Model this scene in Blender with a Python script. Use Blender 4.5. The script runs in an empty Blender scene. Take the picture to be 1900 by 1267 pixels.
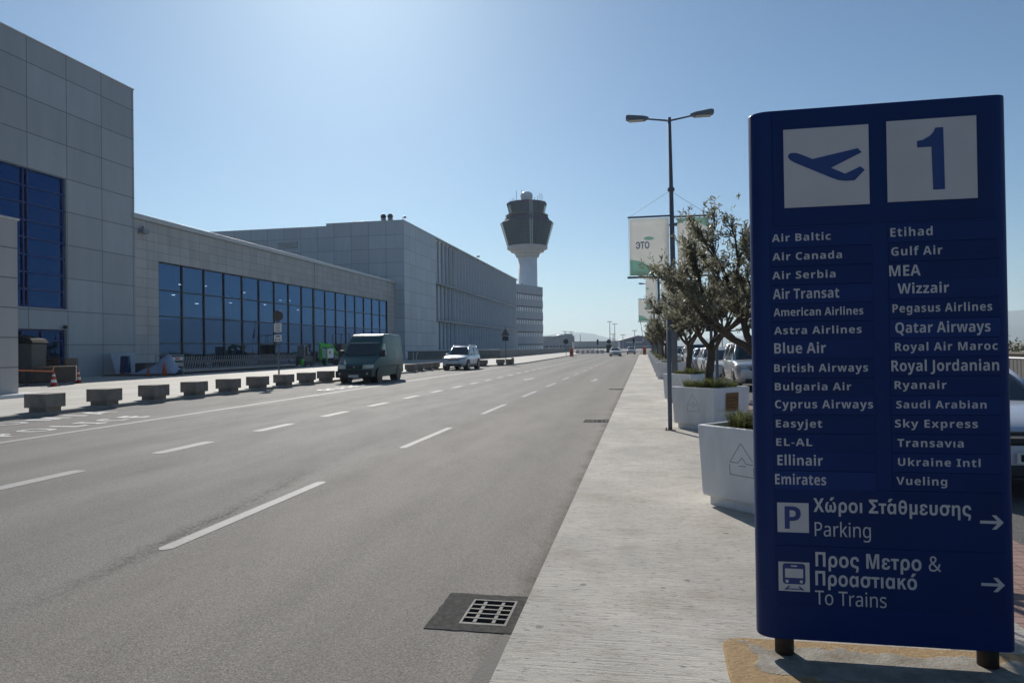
import bpy, bmesh, math, random
from mathutils import Vector, Matrix, noise as mnoise
R = math.radians
sc = bpy.context.scene
col = sc.collection

# ------------------------------------------------------------------ camera
cam_d = bpy.data.cameras.new('camera'); cam = bpy.data.objects.new('camera', cam_d); col.objects.link(cam)
cam_d.sensor_width = 36; cam_d.lens = 1280 / 1900 * 36; cam_d.clip_start = .05; cam_d.clip_end = 30000
cam.matrix_world = (Matrix.Translation((0, 0, 1.6)) @ Matrix.Rotation(math.atan(244 / 1280), 4, 'Z')
                    @ Matrix.Rotation(R(90.5), 4, 'X') @ Matrix.Rotation(R(-.8), 4, 'Z'))
sc.camera = cam

# ------------------------------------------------------------------ sky, sun, exposure
SUN_AZ, SUN_EL = 24.0, 32.0            # degrees to the left of the road, degrees up
world = bpy.data.worlds.new('World'); sc.world = world; world.use_nodes = True
wn = world.node_tree.nodes; wl = world.node_tree.links
for n in list(wn): wn.remove(n)
sky = wn.new('ShaderNodeTexSky'); sky.sky_type = 'NISHITA'; sky.sun_disc = False
sky.sun_elevation = R(SUN_EL); sky.sun_rotation = R(-SUN_AZ)
sky.altitude = 100; sky.air_density = 1.0; sky.dust_density = .55; sky.ozone_density = 4.5
bg = wn.new('ShaderNodeBackground'); bg.inputs[1].default_value = .076
wo = wn.new('ShaderNodeOutputWorld')
tint = wn.new('ShaderNodeMix'); tint.data_type = 'RGBA'; tint.blend_type = 'MULTIPLY'; tint.inputs[0].default_value = 1; tint.inputs[7].default_value = (.82, 1.0, 1.05, 1)
wl.new(sky.outputs[0], tint.inputs[6]); wl.new(tint.outputs[2], bg.inputs[0]); wl.new(bg.outputs[0], wo.inputs[0])
sun_d = bpy.data.lights.new('sun', 'SUN'); sun = bpy.data.objects.new('sun', sun_d); col.objects.link(sun)
sun_d.energy = 5.0; sun_d.angle = R(.5); sun_d.color = (1, .95, .87)
sdir = Vector((-math.sin(R(SUN_AZ)) * math.cos(R(SUN_EL)), math.cos(R(SUN_AZ)) * math.cos(R(SUN_EL)), math.sin(R(SUN_EL))))
sun.rotation_euler = sdir.to_track_quat('Z', 'Y').to_euler(); sun.location = (0, 0, 100)
sc.view_settings.view_transform = 'Standard'; sc.view_settings.look = 'None'
sc.view_settings.exposure = 0.0; sc.view_settings.gamma = 1.0
sc.cycles.use_denoising = True
sc.cycles.max_bounces = 8; sc.cycles.transparent_max_bounces = 12; sc.cycles.volume_bounces = 1
sc.cycles.sample_clamp_indirect = 6

# ------------------------------------------------------------------ helpers
class MB:
    """collects shapes; build() links them as one mesh object"""
    def __init__(s): s.v = []; s.f = []
    def quad(s, *p):
        b = len(s.v); s.v += [tuple(q) for q in p]; s.f.append(tuple(range(b, b + len(p)))); return s
    def box(s, x0, x1, y0, y1, z0, z1):
        b = len(s.v)
        s.v += [(x0, y0, z0), (x1, y0, z0), (x1, y1, z0), (x0, y1, z0), (x0, y0, z1), (x1, y0, z1), (x1, y1, z1), (x0, y1, z1)]
        s.f += [tuple(b + i for i in q) for q in ((0, 3, 2, 1), (4, 5, 6, 7), (0, 1, 5, 4), (1, 2, 6, 5), (2, 3, 7, 6), (3, 0, 4, 7))]
        return s
    def prism(s, pts, z0, z1, top=1.0):
        """vertical prism of a 2-D outline"""
        n = len(pts); b = len(s.v)
        cx = sum(p[0] for p in pts) / n; cy = sum(p[1] for p in pts) / n
        s.v += [(x, y, z0) for x, y in pts] + [(cx + (x - cx) * top, cy + (y - cy) * top, z1) for x, y in pts]
        s.f.append(tuple(b + n - 1 - i for i in range(n))); s.f.append(tuple(b + n + i for i in range(n)))
        for i in range(n):
            j = (i + 1) % n; s.f.append((b + i, b + j, b + n + j, b + n + i))
        return s
    def xprism(s, pts, x0, x1, wf=None):
        """prism of a (y,z) outline between x0 and x1; wf(y,z) scales x"""
        n = len(pts); b = len(s.v); wf = wf or (lambda y, z: 1)
        s.v += [(x0 * wf(y, z), y, z) for y, z in pts] + [(x1 * wf(y, z), y, z) for y, z in pts]
        s.f.append(tuple(b + i for i in range(n))); s.f.append(tuple(b + 2 * n - 1 - i for i in range(n)))
        for i in range(n):
            j = (i + 1) % n; s.f.append((b + j, b + i, b + n + i, b + n + j))
        return s
    def yprism(s, pts, y0, y1):
        """prism of an (x,z) outline between y0 (front) and y1"""
        n = len(pts); b = len(s.v)
        s.v += [(x, y0, z) for x, z in pts] + [(x, y1, z) for x, z in pts]
        s.f.append(tuple(b + i for i in range(n))); s.f.append(tuple(b + 2 * n - 1 - i for i in range(n)))
        for i in range(n):
            j = (i + 1) % n; s.f.append((b + j, b + i, b + n + i, b + n + j))
        return s
    def tube(s, pts, r, n=8, cap=True):
        pts = [Vector(p) for p in pts]; m = len(pts)
        rr = r if isinstance(r, (list, tuple)) else [r] * m
        b = len(s.v); up = None
        for i, p in enumerate(pts):
            d = (pts[min(i + 1, m - 1)] - pts[max(i - 1, 0)]).normalized()
            if up is None: up = d.orthogonal().normalized()
            else:
                up = (up - d * up.dot(d))
                up = up.normalized() if up.length > 1e-6 else d.orthogonal().normalized()
            w = d.cross(up)
            for k in range(n):
                a = 2 * math.pi * k / n
                s.v.append(tuple(p + (up * math.cos(a) + w * math.sin(a)) * rr[i]))
        for i in range(m - 1):
            for k in range(n):
                l = (k + 1) % n
                s.f.append((b + i * n + k, b + i * n + l, b + (i + 1) * n + l, b + (i + 1) * n + k))
        if cap:
            s.f.append(tuple(b + n - 1 - k for k in range(n))); s.f.append(tuple(b + (m - 1) * n + k for k in range(n)))
        return s
    def lathe(s, prof, n=24, c=(0, 0, 0), cap=True, a0=0.):
        b = len(s.v)
        for r, z in prof:
            for k in range(n):
                a = a0 + 2 * math.pi * k / n
                s.v.append((c[0] + r * math.cos(a), c[1] + r * math.sin(a), c[2] + z))
        for i in range(len(prof) - 1):
            for k in range(n):
                l = (k + 1) % n
                s.f.append((b + i * n + k, b + i * n + l, b + (i + 1) * n + l, b + (i + 1) * n + k))
        if cap:
            m = len(prof)
            s.f.append(tuple(b + n - 1 - k for k in range(n))); s.f.append(tuple(b + (m - 1) * n + k for k in range(n)))
        return s
    def wheel(s, x0, x1, cy, cz, r, n=24, hub=0., bev=.02):
        """disc lying along x"""
        prof = [(r - bev, x0), (r, x0 + bev), (r, x1 - bev), (r - bev, x1)]
        b = len(s.v)
        for rad, x in prof:
            for k in range(n):
                a = 2 * math.pi * k / n; s.v.append((x, cy + rad * math.cos(a), cz + rad * math.sin(a)))
        for i in range(3):
            for k in range(n):
                l = (k + 1) % n; s.f.append((b + i * n + k, b + i * n + l, b + (i + 1) * n + l, b + (i + 1) * n + k))
        s.f.append(tuple(b + n - 1 - k for k in range(n))); s.f.append(tuple(b + 3 * n + k for k in range(n)))
        return s
    def grid(s, rows):
        b = len(s.v); m = len(rows[0])
        for r in rows: s.v += [tuple(p) for p in r]
        for i in range(len(rows) - 1):
            for k in range(m - 1):
                s.f.append((b + i * m + k, b + i * m + k + 1, b + (i + 1) * m + k + 1, b + (i + 1) * m + k))
        return s
    def build(s, name, m, parent=None, smooth=False, bevel=0, subd=0, seg=2, fix=True):
        me = bpy.data.meshes.new(name); me.from_pydata(s.v, [], s.f); me.update()
        if fix:
            bm = bmesh.new(); bm.from_mesh(me); bmesh.ops.recalc_face_normals(bm, faces=bm.faces); bm.to_mesh(me); bm.free()
        o = bpy.data.objects.new(name, me); col.objects.link(o)
        if m is not None: me.materials.append(m)
        if parent is not None: o.parent = parent
        if bevel:
            md = o.modifiers.new('bevel', 'BEVEL'); md.width = bevel; md.segments = seg; md.limit_method = 'ANGLE'; md.angle_limit = R(35)
        if subd:
            md = o.modifiers.new('sub', 'SUBSURF'); md.levels = subd; md.render_levels = subd
        if smooth:
            for p in me.polygons: p.use_smooth = True
        return o

def tag(o, label=None, cat=None, group=None, kind=None):
    if label: o['label'] = label
    if cat: o['category'] = cat
    if group: o['group'] = group
    if kind: o['kind'] = kind
    return o
def thing(name, label, cat, loc=(0, 0, 0), rz=0., group=None):
    o = bpy.data.objects.new(name, None); col.objects.link(o); o.empty_display_size = .2
    o.location = loc; o.rotation_euler = (0, 0, rz)
    return tag(o, label, cat, group)
def struct(o): return tag(o, kind='structure')
def dup(root, loc, rz=0., label=None, group=None):
    r = root.copy(); col.objects.link(r); r.location = loc; r.rotation_euler = (0, 0, rz)
    if label: r['label'] = label
    if group: r['group'] = group
    for ch in list(root.children):
        c = ch.copy(); col.objects.link(c); c.parent = r
        for g in list(ch.children):
            d = g.copy(); col.objects.link(d); d.parent = c
    return r

# ------------------------------------------------------------------ materials
MATS = {}
def new_mat(name):
    m = bpy.data.materials.new(name); m.use_nodes = True; nt = m.node_tree
    for n in list(nt.nodes): nt.nodes.remove(n)
    out = nt.nodes.new('ShaderNodeOutputMaterial')
    return m, nt, out
class NT:
    """short-hand for building node graphs"""
    def __init__(s, nt): s.nt = nt
    def n(s, t, **k):
        x = s.nt.nodes.new(t)
        for a, b in k.items(): setattr(x, a, b)
        return x
    def put(s, sock, v):
        if v is None: return
        if hasattr(v, 'is_linked') or hasattr(v, 'links'): s.nt.links.new(v, sock)
        elif isinstance(v, (tuple, list)) and len(v) == 3 and sock.type == 'RGBA': sock.default_value = (*v, 1)
        else: sock.default_value = v
    def math(s, op, a, b=None, c=None, clamp=False):
        x = s.n('ShaderNodeMath', operation=op); x.use_clamp = clamp
        s.put(x.inputs[0], a); s.put(x.inputs[1], b); s.put(x.inputs[2], c)
        return x.outputs[0]
    def coord(s, scale=(1, 1, 1), loc=(0, 0, 0), kind='Object'):
        tc = s.n('ShaderNodeTexCoord'); mp = s.n('ShaderNodeMapping')
        mp.inputs['Scale'].default_value = scale; mp.inputs['Location'].default_value = loc
        s.nt.links.new(tc.outputs[kind], mp.inputs[0]); return mp.outputs[0]
    def noise(s, vec, scale, detail=4, rough=.6, dist=0.):
        x = s.n('ShaderNodeTexNoise'); s.put(x.inputs['Vector'], vec)
        x.inputs['Scale'].default_value = scale; x.inputs['Detail'].default_value = detail
        x.inputs['Roughness'].default_value = rough; x.inputs['Distortion'].default_value = dist
        return x.outputs[0]
    def ramp(s, f, a, b):
        """linear 0..1 between a and b"""
        x = s.n('ShaderNodeMapRange'); x.clamp = True
        s.put(x.inputs[0], f); s.put(x.inputs[1], a); s.put(x.inputs[2], b)
        x.inputs[3].default_value = 0; x.inputs[4].default_value = 1
        return x.outputs[0]
    def mix(s, f, a, b, blend='MIX'):
        x = s.n('ShaderNodeMix', data_type='RGBA', blend_type=blend)
        s.put(x.inputs[0], f); s.put(x.inputs[6], a); s.put(x.inputs[7], b)
        return x.outputs[2]
    def bump(s, h, strength=.3, dist=.01):
        x = s.n('ShaderNodeBump'); x.inputs['Strength'].default_value = strength; x.inputs['Distance'].default_value = dist
        s.put(x.inputs['Height'], h); return x.outputs[0]
    def bsdf(s, out, base, rough=.6, metal=0., spec=.5, normal=None, coat=0., coat_rough=.05):
        b = s.n('ShaderNodeBsdfPrincipled')
        s.put(b.inputs['Base Color'], base); s.put(b.inputs['Roughness'], rough); s.put(b.inputs['Metallic'], metal)
        b.inputs['Specular IOR Level'].default_value = spec
        if normal is not None: s.nt.links.new(normal, b.inputs['Normal'])
        if coat: b.inputs['Coat Weight'].default_value = coat; b.inputs['Coat Roughness'].default_value = coat_rough
        if out is not None: s.nt.links.new(b.outputs[0], out.inputs[0])
        return b
def sc3(c, k): return tuple(min(1, x * k) for x in c)
def simple(name, c, rough=.6, metal=0., var=.12, vs=4., bump=0., bs=80., spec=.5, coat=0., stretch=(1, 1, 1)):
    if name in MATS: return MATS[name]
    m, nt, out = new_mat(name); k = NT(nt)
    co = k.coord(stretch)
    f = k.ramp(k.noise(co, vs, 5), .3, .7)
    base = k.mix(f, sc3(c, 1 - var), sc3(c, 1 + var))
    nrm = k.bump(k.noise(co, bs, 3), bump) if bump else None
    r = k.math('MULTIPLY_ADD', f, .12, rough - .06)
    k.bsdf(out, base, r, metal, spec, nrm, coat)
    MATS[name] = m; return m
def panel(name, c, w, h, au, av='Z', ou=0., ov=0., joint=.03, rough=.45, var=.05, metal=0., stain=.1, jc=.35, spec=.4):
    """cladding: joints every w along axis au and every h along av, small tint change from panel to panel"""
    m, nt, out = new_mat(name); k = NT(nt)
    tc = k.n('ShaderNodeTexCoord'); sp = k.n('ShaderNodeSeparateXYZ'); nt.links.new(tc.outputs['Object'], sp.inputs[0])
    def cell(ax, o, p):
        u = k.math('DIVIDE', k.math('SUBTRACT', sp.outputs[ax], o), p)
        fl = k.math('FLOOR', u); fr = k.math('SUBTRACT', u, fl)
        d = k.math('MULTIPLY', k.math('MINIMUM', fr, k.math('SUBTRACT', 1., fr)), p)
        return fl, d
    fu, du = cell(au, ou, w); fv, dv = cell(av, ov, h)
    d = k.math('MINIMUM', du, dv)
    j = k.math('SUBTRACT', 1., k.ramp(d, joint * .4, joint))
    cb = k.n('ShaderNodeCombineXYZ'); k.put(cb.inputs[0], fu); k.put(cb.inputs[1], fv)
    wnz = k.n('ShaderNodeTexWhiteNoise'); nt.links.new(cb.outputs[0], wnz.inputs[0])
    t = k.math('MULTIPLY_ADD', wnz.outputs[0], 2 * var, 1 - var)
    co = k.coord((1, 1, .18))
    st = k.math('MULTIPLY_ADD', k.ramp(k.noise(co, 1.1, 6, .65), .35, .75), -stain, 1.)
    base = k.mix(1., c, k.math('MULTIPLY', t, st), 'MULTIPLY')
    base = k.mix(j, base, sc3(c, jc))
    k.bsdf(out, base, k.math('MULTIPLY_ADD', st, .2, rough - .15), metal, spec, k.bump(k.math('SUBTRACT', 1., j), .4, .02))
    return m
def glass_mat(name, tint, refl, see, rough=.01, wav=.0):
    """tinted facade glass: part mirror, part dark see-through"""
    m, nt, out = new_mat(name); k = NT(nt)
    g = k.n('ShaderNodeBsdfGlossy'); k.put(g.inputs[0], refl); g.inputs['Roughness'].default_value = rough
    tr = k.n('ShaderNodeBsdfTransparent'); k.put(tr.inputs[0], see)
    di = k.n('ShaderNodeBsdfDiffuse'); k.put(di.inputs[0], tint)
    if wav:
        nz = k.noise(k.coord((.5, .5, .35)), .9, 2, .4)
        nt.links.new(k.bump(nz, wav, .05), g.inputs['Normal'])
    lw = k.n('ShaderNodeLayerWeight'); lw.inputs[0].default_value = .35
    f = k.math('MULTIPLY_ADD', lw.outputs['Facing'], .55, .3)
    a = k.n('ShaderNodeMixShader'); a.inputs[0].default_value = .55
    nt.links.new(di.outputs[0], a.inputs[1]); nt.links.new(tr.outputs[0], a.inputs[2])
    b = k.n('ShaderNodeMixShader'); nt.links.new(f, b.inputs[0]); nt.links.new(a.outputs[0], b.inputs[1]); nt.links.new(g.outputs[0], b.inputs[2])
    nt.links.new(b.outputs[0], out.inputs[0]); return m

def asphalt_mat(name, c=(.225, .205, .182), lanes=True):
    m, nt, out = new_mat(name); k = NT(nt)
    co = k.coord(); sp = k.n('ShaderNodeSeparateXYZ'); tc = k.n('ShaderNodeTexCoord'); nt.links.new(tc.outputs['Object'], sp.inputs[0])
    big = k.noise(k.coord((.9, .035, 1)), .8, 4, .5)
    med = k.noise(k.coord((1, .3, 1)), 1.7, 7, .72)
    fine = k.noise(co, 95, 3, .7)
    vor = k.n('ShaderNodeTexVoronoi'); vor.inputs['Scale'].default_value = 150; k.put(vor.inputs['Vector'], co)
    base = k.mix(k.ramp(big, .34, .66), sc3(c, .84), sc3(c, 1.12))
    base = k.mix(k.math('MULTIPLY', k.ramp(med, .48, .72), .4), base, sc3(c, .72))
    spk = k.math('MULTIPLY', k.ramp(fine, .53, .70), .95)
    base = k.mix(spk, base, sc3(c, 1.75))
    pit = k.math('MULTIPLY', k.ramp(fine, .46, .32), .85)
    base = k.mix(pit, base, sc3(c, .42))
    sep = k.n('ShaderNodeSeparateColor'); nt.links.new(vor.outputs['Color'], sep.inputs[0])
    base = k.mix(k.math('MULTIPLY', k.math('GREATER_THAN', sep.outputs[0], .9), .3), base, (.5, .49, .46))
    if lanes:
        lane = k.ramp(k.math('ADD', sp.outputs[0], k.math('MULTIPLY_ADD', k.noise(k.coord((.3, .06, 1)), 1., 3), 1.6, -.8)), -4.7, -3.6)
        base = k.mix(k.math('MULTIPLY', k.math('SUBTRACT', 1., lane), .5), base, k.mix(1., base, (.9, .98, 1.07), 'MULTIPLY'))
        trk = k.math('ABSOLUTE', k.math('SUBTRACT', k.math('FRACT', k.math('DIVIDE', k.math('ADD', sp.outputs[0], .62), 1.93)), .5))
        base = k.mix(k.math('MULTIPLY', k.ramp(trk, .32, .12), .16), base, sc3(c, .5))
    # oil spots
    v2 = k.n('ShaderNodeTexVoronoi'); v2.inputs['Scale'].default_value = .75
    nt.links.new(k.coord((1, .55, 1)), v2.inputs['Vector'])
    dd = k.math('ADD', v2.outputs['Distance'], k.math('MULTIPLY_ADD', k.noise(co, 14, 3), .16, -.08))
    base = k.mix(k.math('MULTIPLY', k.ramp(dd, .085, .03), .55), base, sc3(c, .35))
    if lanes:
        # ravelled crack beside the right-hand lane line, dirt along the right kerb
        wob = k.math('ADD', k.math('MULTIPLY_ADD', sp.outputs[1], -.12, -3.57), k.math('MULTIPLY_ADD', k.noise(k.coord((.6, .8, 1)), 1., 4, .7), .5, -.25))
        dx = k.math('ABSOLUTE', k.math('SUBTRACT', sp.outputs[0], wob))
        patch = k.math('MULTIPLY', k.ramp(sp.outputs[1], 3.6, 5.6), k.ramp(sp.outputs[1], 9.6, 8.2))
        ck = k.math('MULTIPLY', k.math('MULTIPLY', k.ramp(dx, .17, .0), patch), k.ramp(k.noise(co, 26, 4, .75), .40, .58))
        base = k.mix(k.math('MULTIPLY', ck, .9), base, (.03, .028, .026))
        g = k.math('ADD', sp.outputs[0], k.math('MULTIPLY_ADD', k.noise(k.coord((1, .8, 1)), 2.2, 5, .7), .42, .66))
        base = k.mix(k.math('MULTIPLY', k.ramp(g, -.06, .16), k.math('MULTIPLY_ADD', k.noise(co, 9, 5, .75), .9, .3)), base, (.05, .04, .032))
    k.bsdf(out, base, k.math('MULTIPLY_ADD', med, .2, .68), 0., .12, k.bump(k.math('ADD', fine, k.math('MULTIPLY', k.noise(co, 40, 3), .7)), .6, .012))
    return m
def sidewalk_mat():
    m, nt, out = new_mat('brushed_concrete'); k = NT(nt); c = (.54, .50, .44)
    co = k.coord()
    br = k.noise(k.coord((3.5, 60, 1)), 1., 5, .75)
    fine = k.noise(co, 120, 3, .7); big = k.noise(k.coord((.7, .45, 1)), .9, 6, .62)
    base = k.mix(k.ramp(big, .34, .66), sc3(c, .74), sc3(c, 1.14))
    base = k.mix(k.math('MULTIPLY', k.ramp(br, .52, .34), .75), base, sc3(c, .5))
    base = k.mix(k.math('MULTIPLY', k.ramp(fine, .55, .75), .35), base, sc3(c, 1.45))
    pit = k.noise(k.coord((14, 48, 1)), 1., 4, .65)
    base = k.mix(k.math('MULTIPLY', k.ramp(pit, .57, .65), .8), base, sc3(c, .3))
    v2 = k.n('ShaderNodeTexVoronoi'); v2.inputs['Scale'].default_value = 3.2; nt.links.new(co, v2.inputs['Vector'])
    sep = k.n('ShaderNodeSeparateColor'); nt.links.new(v2.outputs['Color'], sep.inputs[0])
    gum = k.math('MULTIPLY', k.ramp(k.math('ADD', v2.outputs['Distance'], k.math('MULTIPLY', k.noise(co, 30, 2), .08)), .13, .10), k.math('GREATER_THAN', sep.outputs[1], .4))
    base = k.mix(k.math('MULTIPLY', gum, .6), base, (.1, .097, .09))
    st = k.noise(k.coord((.9, 1.3, 1), (4, 2, 0)), 1.6, 5, .7)
    base = k.mix(k.math('MULTIPLY', k.ramp(st, .5, .74), .55), base, (.24, .19, .14))
    k.bsdf(out, base, .8, 0., .3, k.bump(k.math('ADD', br, k.math('MULTIPLY', fine, .6)), .8, .012))
    return m
def forecourt_mat():
    m, nt, out = new_mat('forecourt_concrete'); k = NT(nt); c = (.46, .435, .39)
    tc = k.n('ShaderNodeTexCoord'); sp = k.n('ShaderNodeSeparateXYZ'); nt.links.new(tc.outputs['Object'], sp.inputs[0])
    def jd(ax, p, o):
        u = k.math('DIVIDE', k.math('ADD', sp.outputs[ax], o), p); fr = k.math('FRACT', u)
        return k.math('MULTIPLY', k.math('MINIMUM', fr, k.math('SUBTRACT', 1., fr)), p)
    d = k.math('MINIMUM', jd(0, 3.4, 16.2), jd(1, 4.0, 1.))
    big = k.noise(k.coord((.4, .25, 1)), 1., 6, .65)
    base = k.mix(k.ramp(big, .3, .72), sc3(c, .8), sc3(c, 1.08))
    base = k.mix(k.math('MULTIPLY', k.ramp(k.noise(k.coord(), 26, 4, .7), .5, .75), .3), base, sc3(c, .7))
    base = k.mix(k.math('MULTIPLY', k.ramp(d, .05, .015), .7), base, sc3(c, .3))
    k.bsdf(out, base, .75, 0., .3)
    return m
def paint_mark_mat():
    m, nt, out = new_mat('road_paint'); k = NT(nt)
    co = k.coord(); f = k.noise(co, 45, 4, .75); b = k.noise(co, 2.5, 4, .6)
    base = k.mix(k.ramp(b, .35, .7), (.40, .39, .38), (.54, .53, .52))
    w = k.math('MULTIPLY', k.ramp(k.math('ADD', f, k.math('MULTIPLY', b, .25)), .58, .5), 1.)
    base = k.mix(k.math('SUBTRACT', .55, k.math('MULTIPLY', w, .55)), base, (.26, .25, .235))
    chip = k.math('MULTIPLY', k.ramp(k.noise(co, 32, 5, .8), .54, .60), k.ramp(k.noise(co, 3.5, 3), .38, .62))
    base = k.mix(k.math('MULTIPLY', chip, .75), base, (.2, .185, .165))
    k.bsdf(out, base, .7, 0., .2, k.bump(f, .4, .004)); return m
def paint(name, c, rough=.28, metal=.0):
    if name in MATS: return MATS[name]
    m, nt, out = new_mat(name); k = NT(nt)
    f = k.noise(k.coord(), 2.2, 5, .65)
    dust = k.noise(k.coord(), 9, 5, .7)
    base = k.mix(k.math('MULTIPLY', k.ramp(dust, .5, .8), .12), c, (.3, .28, .25))
    k.bsdf(out, base, k.math('MULTIPLY_ADD', f, .16, rough - .08), metal, .5, None, .6, .06)
    MATS[name] = m; return m
def leaf_mat(name, a, b, trans=.35):
    m, nt, out = new_mat(name); k = NT(nt)
    ge = k.n('ShaderNodeNewGeometry')
    base = k.mix(ge.outputs['Random Per Island'], a, b)
    d = k.bsdf(None, base, .42, 0., .5)
    t = k.n('ShaderNodeBsdfTranslucent'); nt.links.new(k.mix(.5, base, sc3(b, 1.6)), t.inputs[0])
    mx = k.n('ShaderNodeMixShader'); mx.inputs[0].default_value = trans
    nt.links.new(d.outputs[0], mx.inputs[1]); nt.links.new(t.outputs[0], mx.inputs[2]); nt.links.new(mx.outputs[0], out.inputs[0])
    return m
def emit(name, c, s):
    m, nt, out = new_mat(name); k = NT(nt)
    e = k.n('ShaderNodeEmission'); k.put(e.inputs[0], c); e.inputs[1].default_value = s
    nt.links.new(e.outputs[0], out.inputs[0]); return m

M_steel = simple('galvanised_steel', (.25, .26, .28), .45, .6, .12, 6)
M_pole = simple('painted_pole_grey', (.13, .145, .175), .7, 0, .15, 3, spec=.2)
M_dark = simple('dark_plastic', (.018, .018, .02), .5)
M_black = simple('black_rubber', (.012, .012, .013), .8)
M_white = simple('white_enamel', (.7, .7, .69), .4, 0, .06)
M_conc = simple('weathered_concrete', (.21, .18, .15), .85, 0, .22, 5, .4, 60)
M_concd = simple('grey_concrete_wall', (.17, .165, .16), .85, 0, .2, 2, .3, 30, stretch=(1, 1, .3))
M_cglass = simple('car_glass', (.012, .02, .024), .06, 0, .05, 2, spec=.9)
M_chrome = simple('chrome', (.6, .6, .62), .15, 1., .05)
M_lamp = simple('headlamp_lens', (.6, .58, .5), .15, 0., .12, 20, spec=.8)
M_alloy = simple('alloy_wheel', (.3, .3, .31), .35, .8, .1)
M_plate = simple('number_plate', (.62, .62, .6), .5)
M_blueframe = simple('blue_window_frame', (.008, .03, .15), .4, .2)
M_orange = simple('orange_barrier_paint', (.6, .13, .015), .5)
M_red = simple('red_plastic', (.38, .035, .022), .5)
M_mark = paint_mark_mat()

FONT = None
try:                                       # sans-serif font that ships with Blender itself; its bold alphabets give the sign's bold type
    import os
    FONT = bpy.data.fonts.load(os.path.join(bpy.utils.system_resource('DATAFILES'), 'fonts', 'NotoSansMath-Regular.woff2'))
except Exception: FONT = None
GC, GS = 'ΑΒΓΔΕΖΗΘΙΚΛΜΝΞΟΠΡ_ΣΤΥΦΧΨΩ', 'αβγδεζηθικλμνξοπρςστυφχψω'
ACC = {'ά': 'α', 'ό': 'ο', 'ώ': 'ω'}
def to_bold(c):
    if 'A' <= c <= 'Z': return chr(0x1D5D4 + ord(c) - 65)
    if 'a' <= c <= 'z': return chr(0x1D5EE + ord(c) - 97)
    if c == 'ı': c = 'ι'
    if c in GC: return chr(0x1D756 + GC.index(c))
    if c in GS: return chr(0x1D770 + GS.index(c))
    return c
def text_mesh(body, bold=0., spacing=1.):
    cu = bpy.data.curves.new('t', 'FONT')
    if FONT and not any('А' <= c <= 'я' or c == 'Э' for c in body):
        cu.font = FONT; body = ''.join(to_bold(c) for c in body) if bold else body
    else: cu.bevel_depth = bold
    cu.body = body; cu.size = 1; cu.bevel_resolution = 0; cu.resolution_u = 4; cu.space_character = spacing
    o = bpy.data.objects.new('t', cu); col.objects.link(o)
    dg = bpy.context.evaluated_depsgraph_get(); me = bpy.data.meshes.new_from_object(o.evaluated_get(dg))
    v = [tuple(p.co) for p in me.vertices]; f = [tuple(p.vertices) for p in me.polygons]
    bpy.data.objects.remove(o); bpy.data.curves.remove(cu); bpy.data.meshes.remove(me)
    return v, f
def xspan(body, bold, spacing=1.):
    v = text_mesh(body, bold, spacing)[0]; return min(p[0] for p in v), max(p[0] for p in v)
_cap = {}
def capheight(bold):
    if bold not in _cap: _cap[bold] = max(p[1] for p in text_mesh('H', bold)[0])
    return _cap[bold]
def lettering(name, body, m, parent, place, width, cap, bold=.0, spacing=1.):
    """text fitted to a width and a cap height; place(a, b) puts text-plane coordinates into the parent's space"""
    extra = []; h = capheight(bold)
    for c, base in ACC.items():                # accents are drawn as short slanted strokes
        while FONT and c in body:
            i = body.index(c); body = body[:i] + base + body[i + 1:]
            xe = xspan(body[:i + 1], bold, spacing)[1]; g0, g1 = xspan(base, bold); xm = xe - (g1 - g0) * .5
            extra.append([(xm - .045, h * .86), (xm + .055, h * .86), (xm + .16, h * 1.1), (xm + .02, h * 1.1)])
    v, f = text_mesh(body, bold, spacing)
    x0 = min(p[0] for p in v); x1 = max(p[0] for p in v)
    sx = width / (x1 - x0); sy = cap / h
    o_ = Vector(place(0, 0)); nrm = (Vector(place(1, 0)) - o_).cross(Vector(place(0, 1)) - o_).normalized()
    mb = MB()
    for i, q in enumerate(f):
        b = len(mb.v)
        mb.v += [tuple(Vector(place((v[j][0] - x0) * sx, v[j][1] * sy)) + nrm * (v[j][2] * min(sx, sy) * .5 + cap * .0006 * (i % 9))) for j in q]
        mb.f.append(tuple(range(b, b + len(q))))
    for q in extra: mb.quad(*[tuple(Vector(place((x - x0) * sx, y * sy)) + nrm * cap * .006) for x, y in q])
    return mb.build(name, m, parent, fix=False)

# ================================================================== SETTING
RZ = -.10                                # road level; pavements are at 0
M_road = asphalt_mat('worn_asphalt')
M_lot = asphalt_mat('parking_asphalt', (.14, .135, .13), False)
M_walk = sidewalk_mat(); M_fore = forecourt_mat()
M_kerb = simple('kerb_concrete', (.26, .24, .215), .85, 0, .2, 4, .4, 50)
M_land = simple('dry_land', (.16, .14, .095), .95, 0, .3, .02)

def sheet(name, pts, z, m):
    mb = MB(); mb.quad(*[(x, y, z) for x, y in pts]); return struct(mb.build(name, m))
g = MB(); n = 48
ring = [[(r * math.cos(2 * math.pi * k / n), r * math.sin(2 * math.pi * k / n), -.45 - (0 if r < 600 else 1.5)) for k in range(n + 1)] for r in (.1, 500, 700, 3000, 9000)]
struct(g.grid(ring).build('ground', M_land))
rd = MB(); rx = (-16.6, -1.15, -.85, -.6); ry = (-60, 4.135, 4.555, 420)
for i in range(3):
    for j in range(3):
        if (i, j) != (1, 1): rd.quad((rx[i], ry[j], RZ), (rx[i + 1], ry[j], RZ), (rx[i + 1], ry[j + 1], RZ), (rx[i], ry[j + 1], RZ))
road = struct(rd.build('road', M_road))
LK = [(-16.2, -60), (-16.2, 53), (-15.9, 56.5), (-14.9, 60.3), (-13.2, 63.6), (-12.35, 67), (-12.1, 72), (-12.55, 94), (-13.25, 130), (-14.6, 210), (-16.6, 420)]
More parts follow.
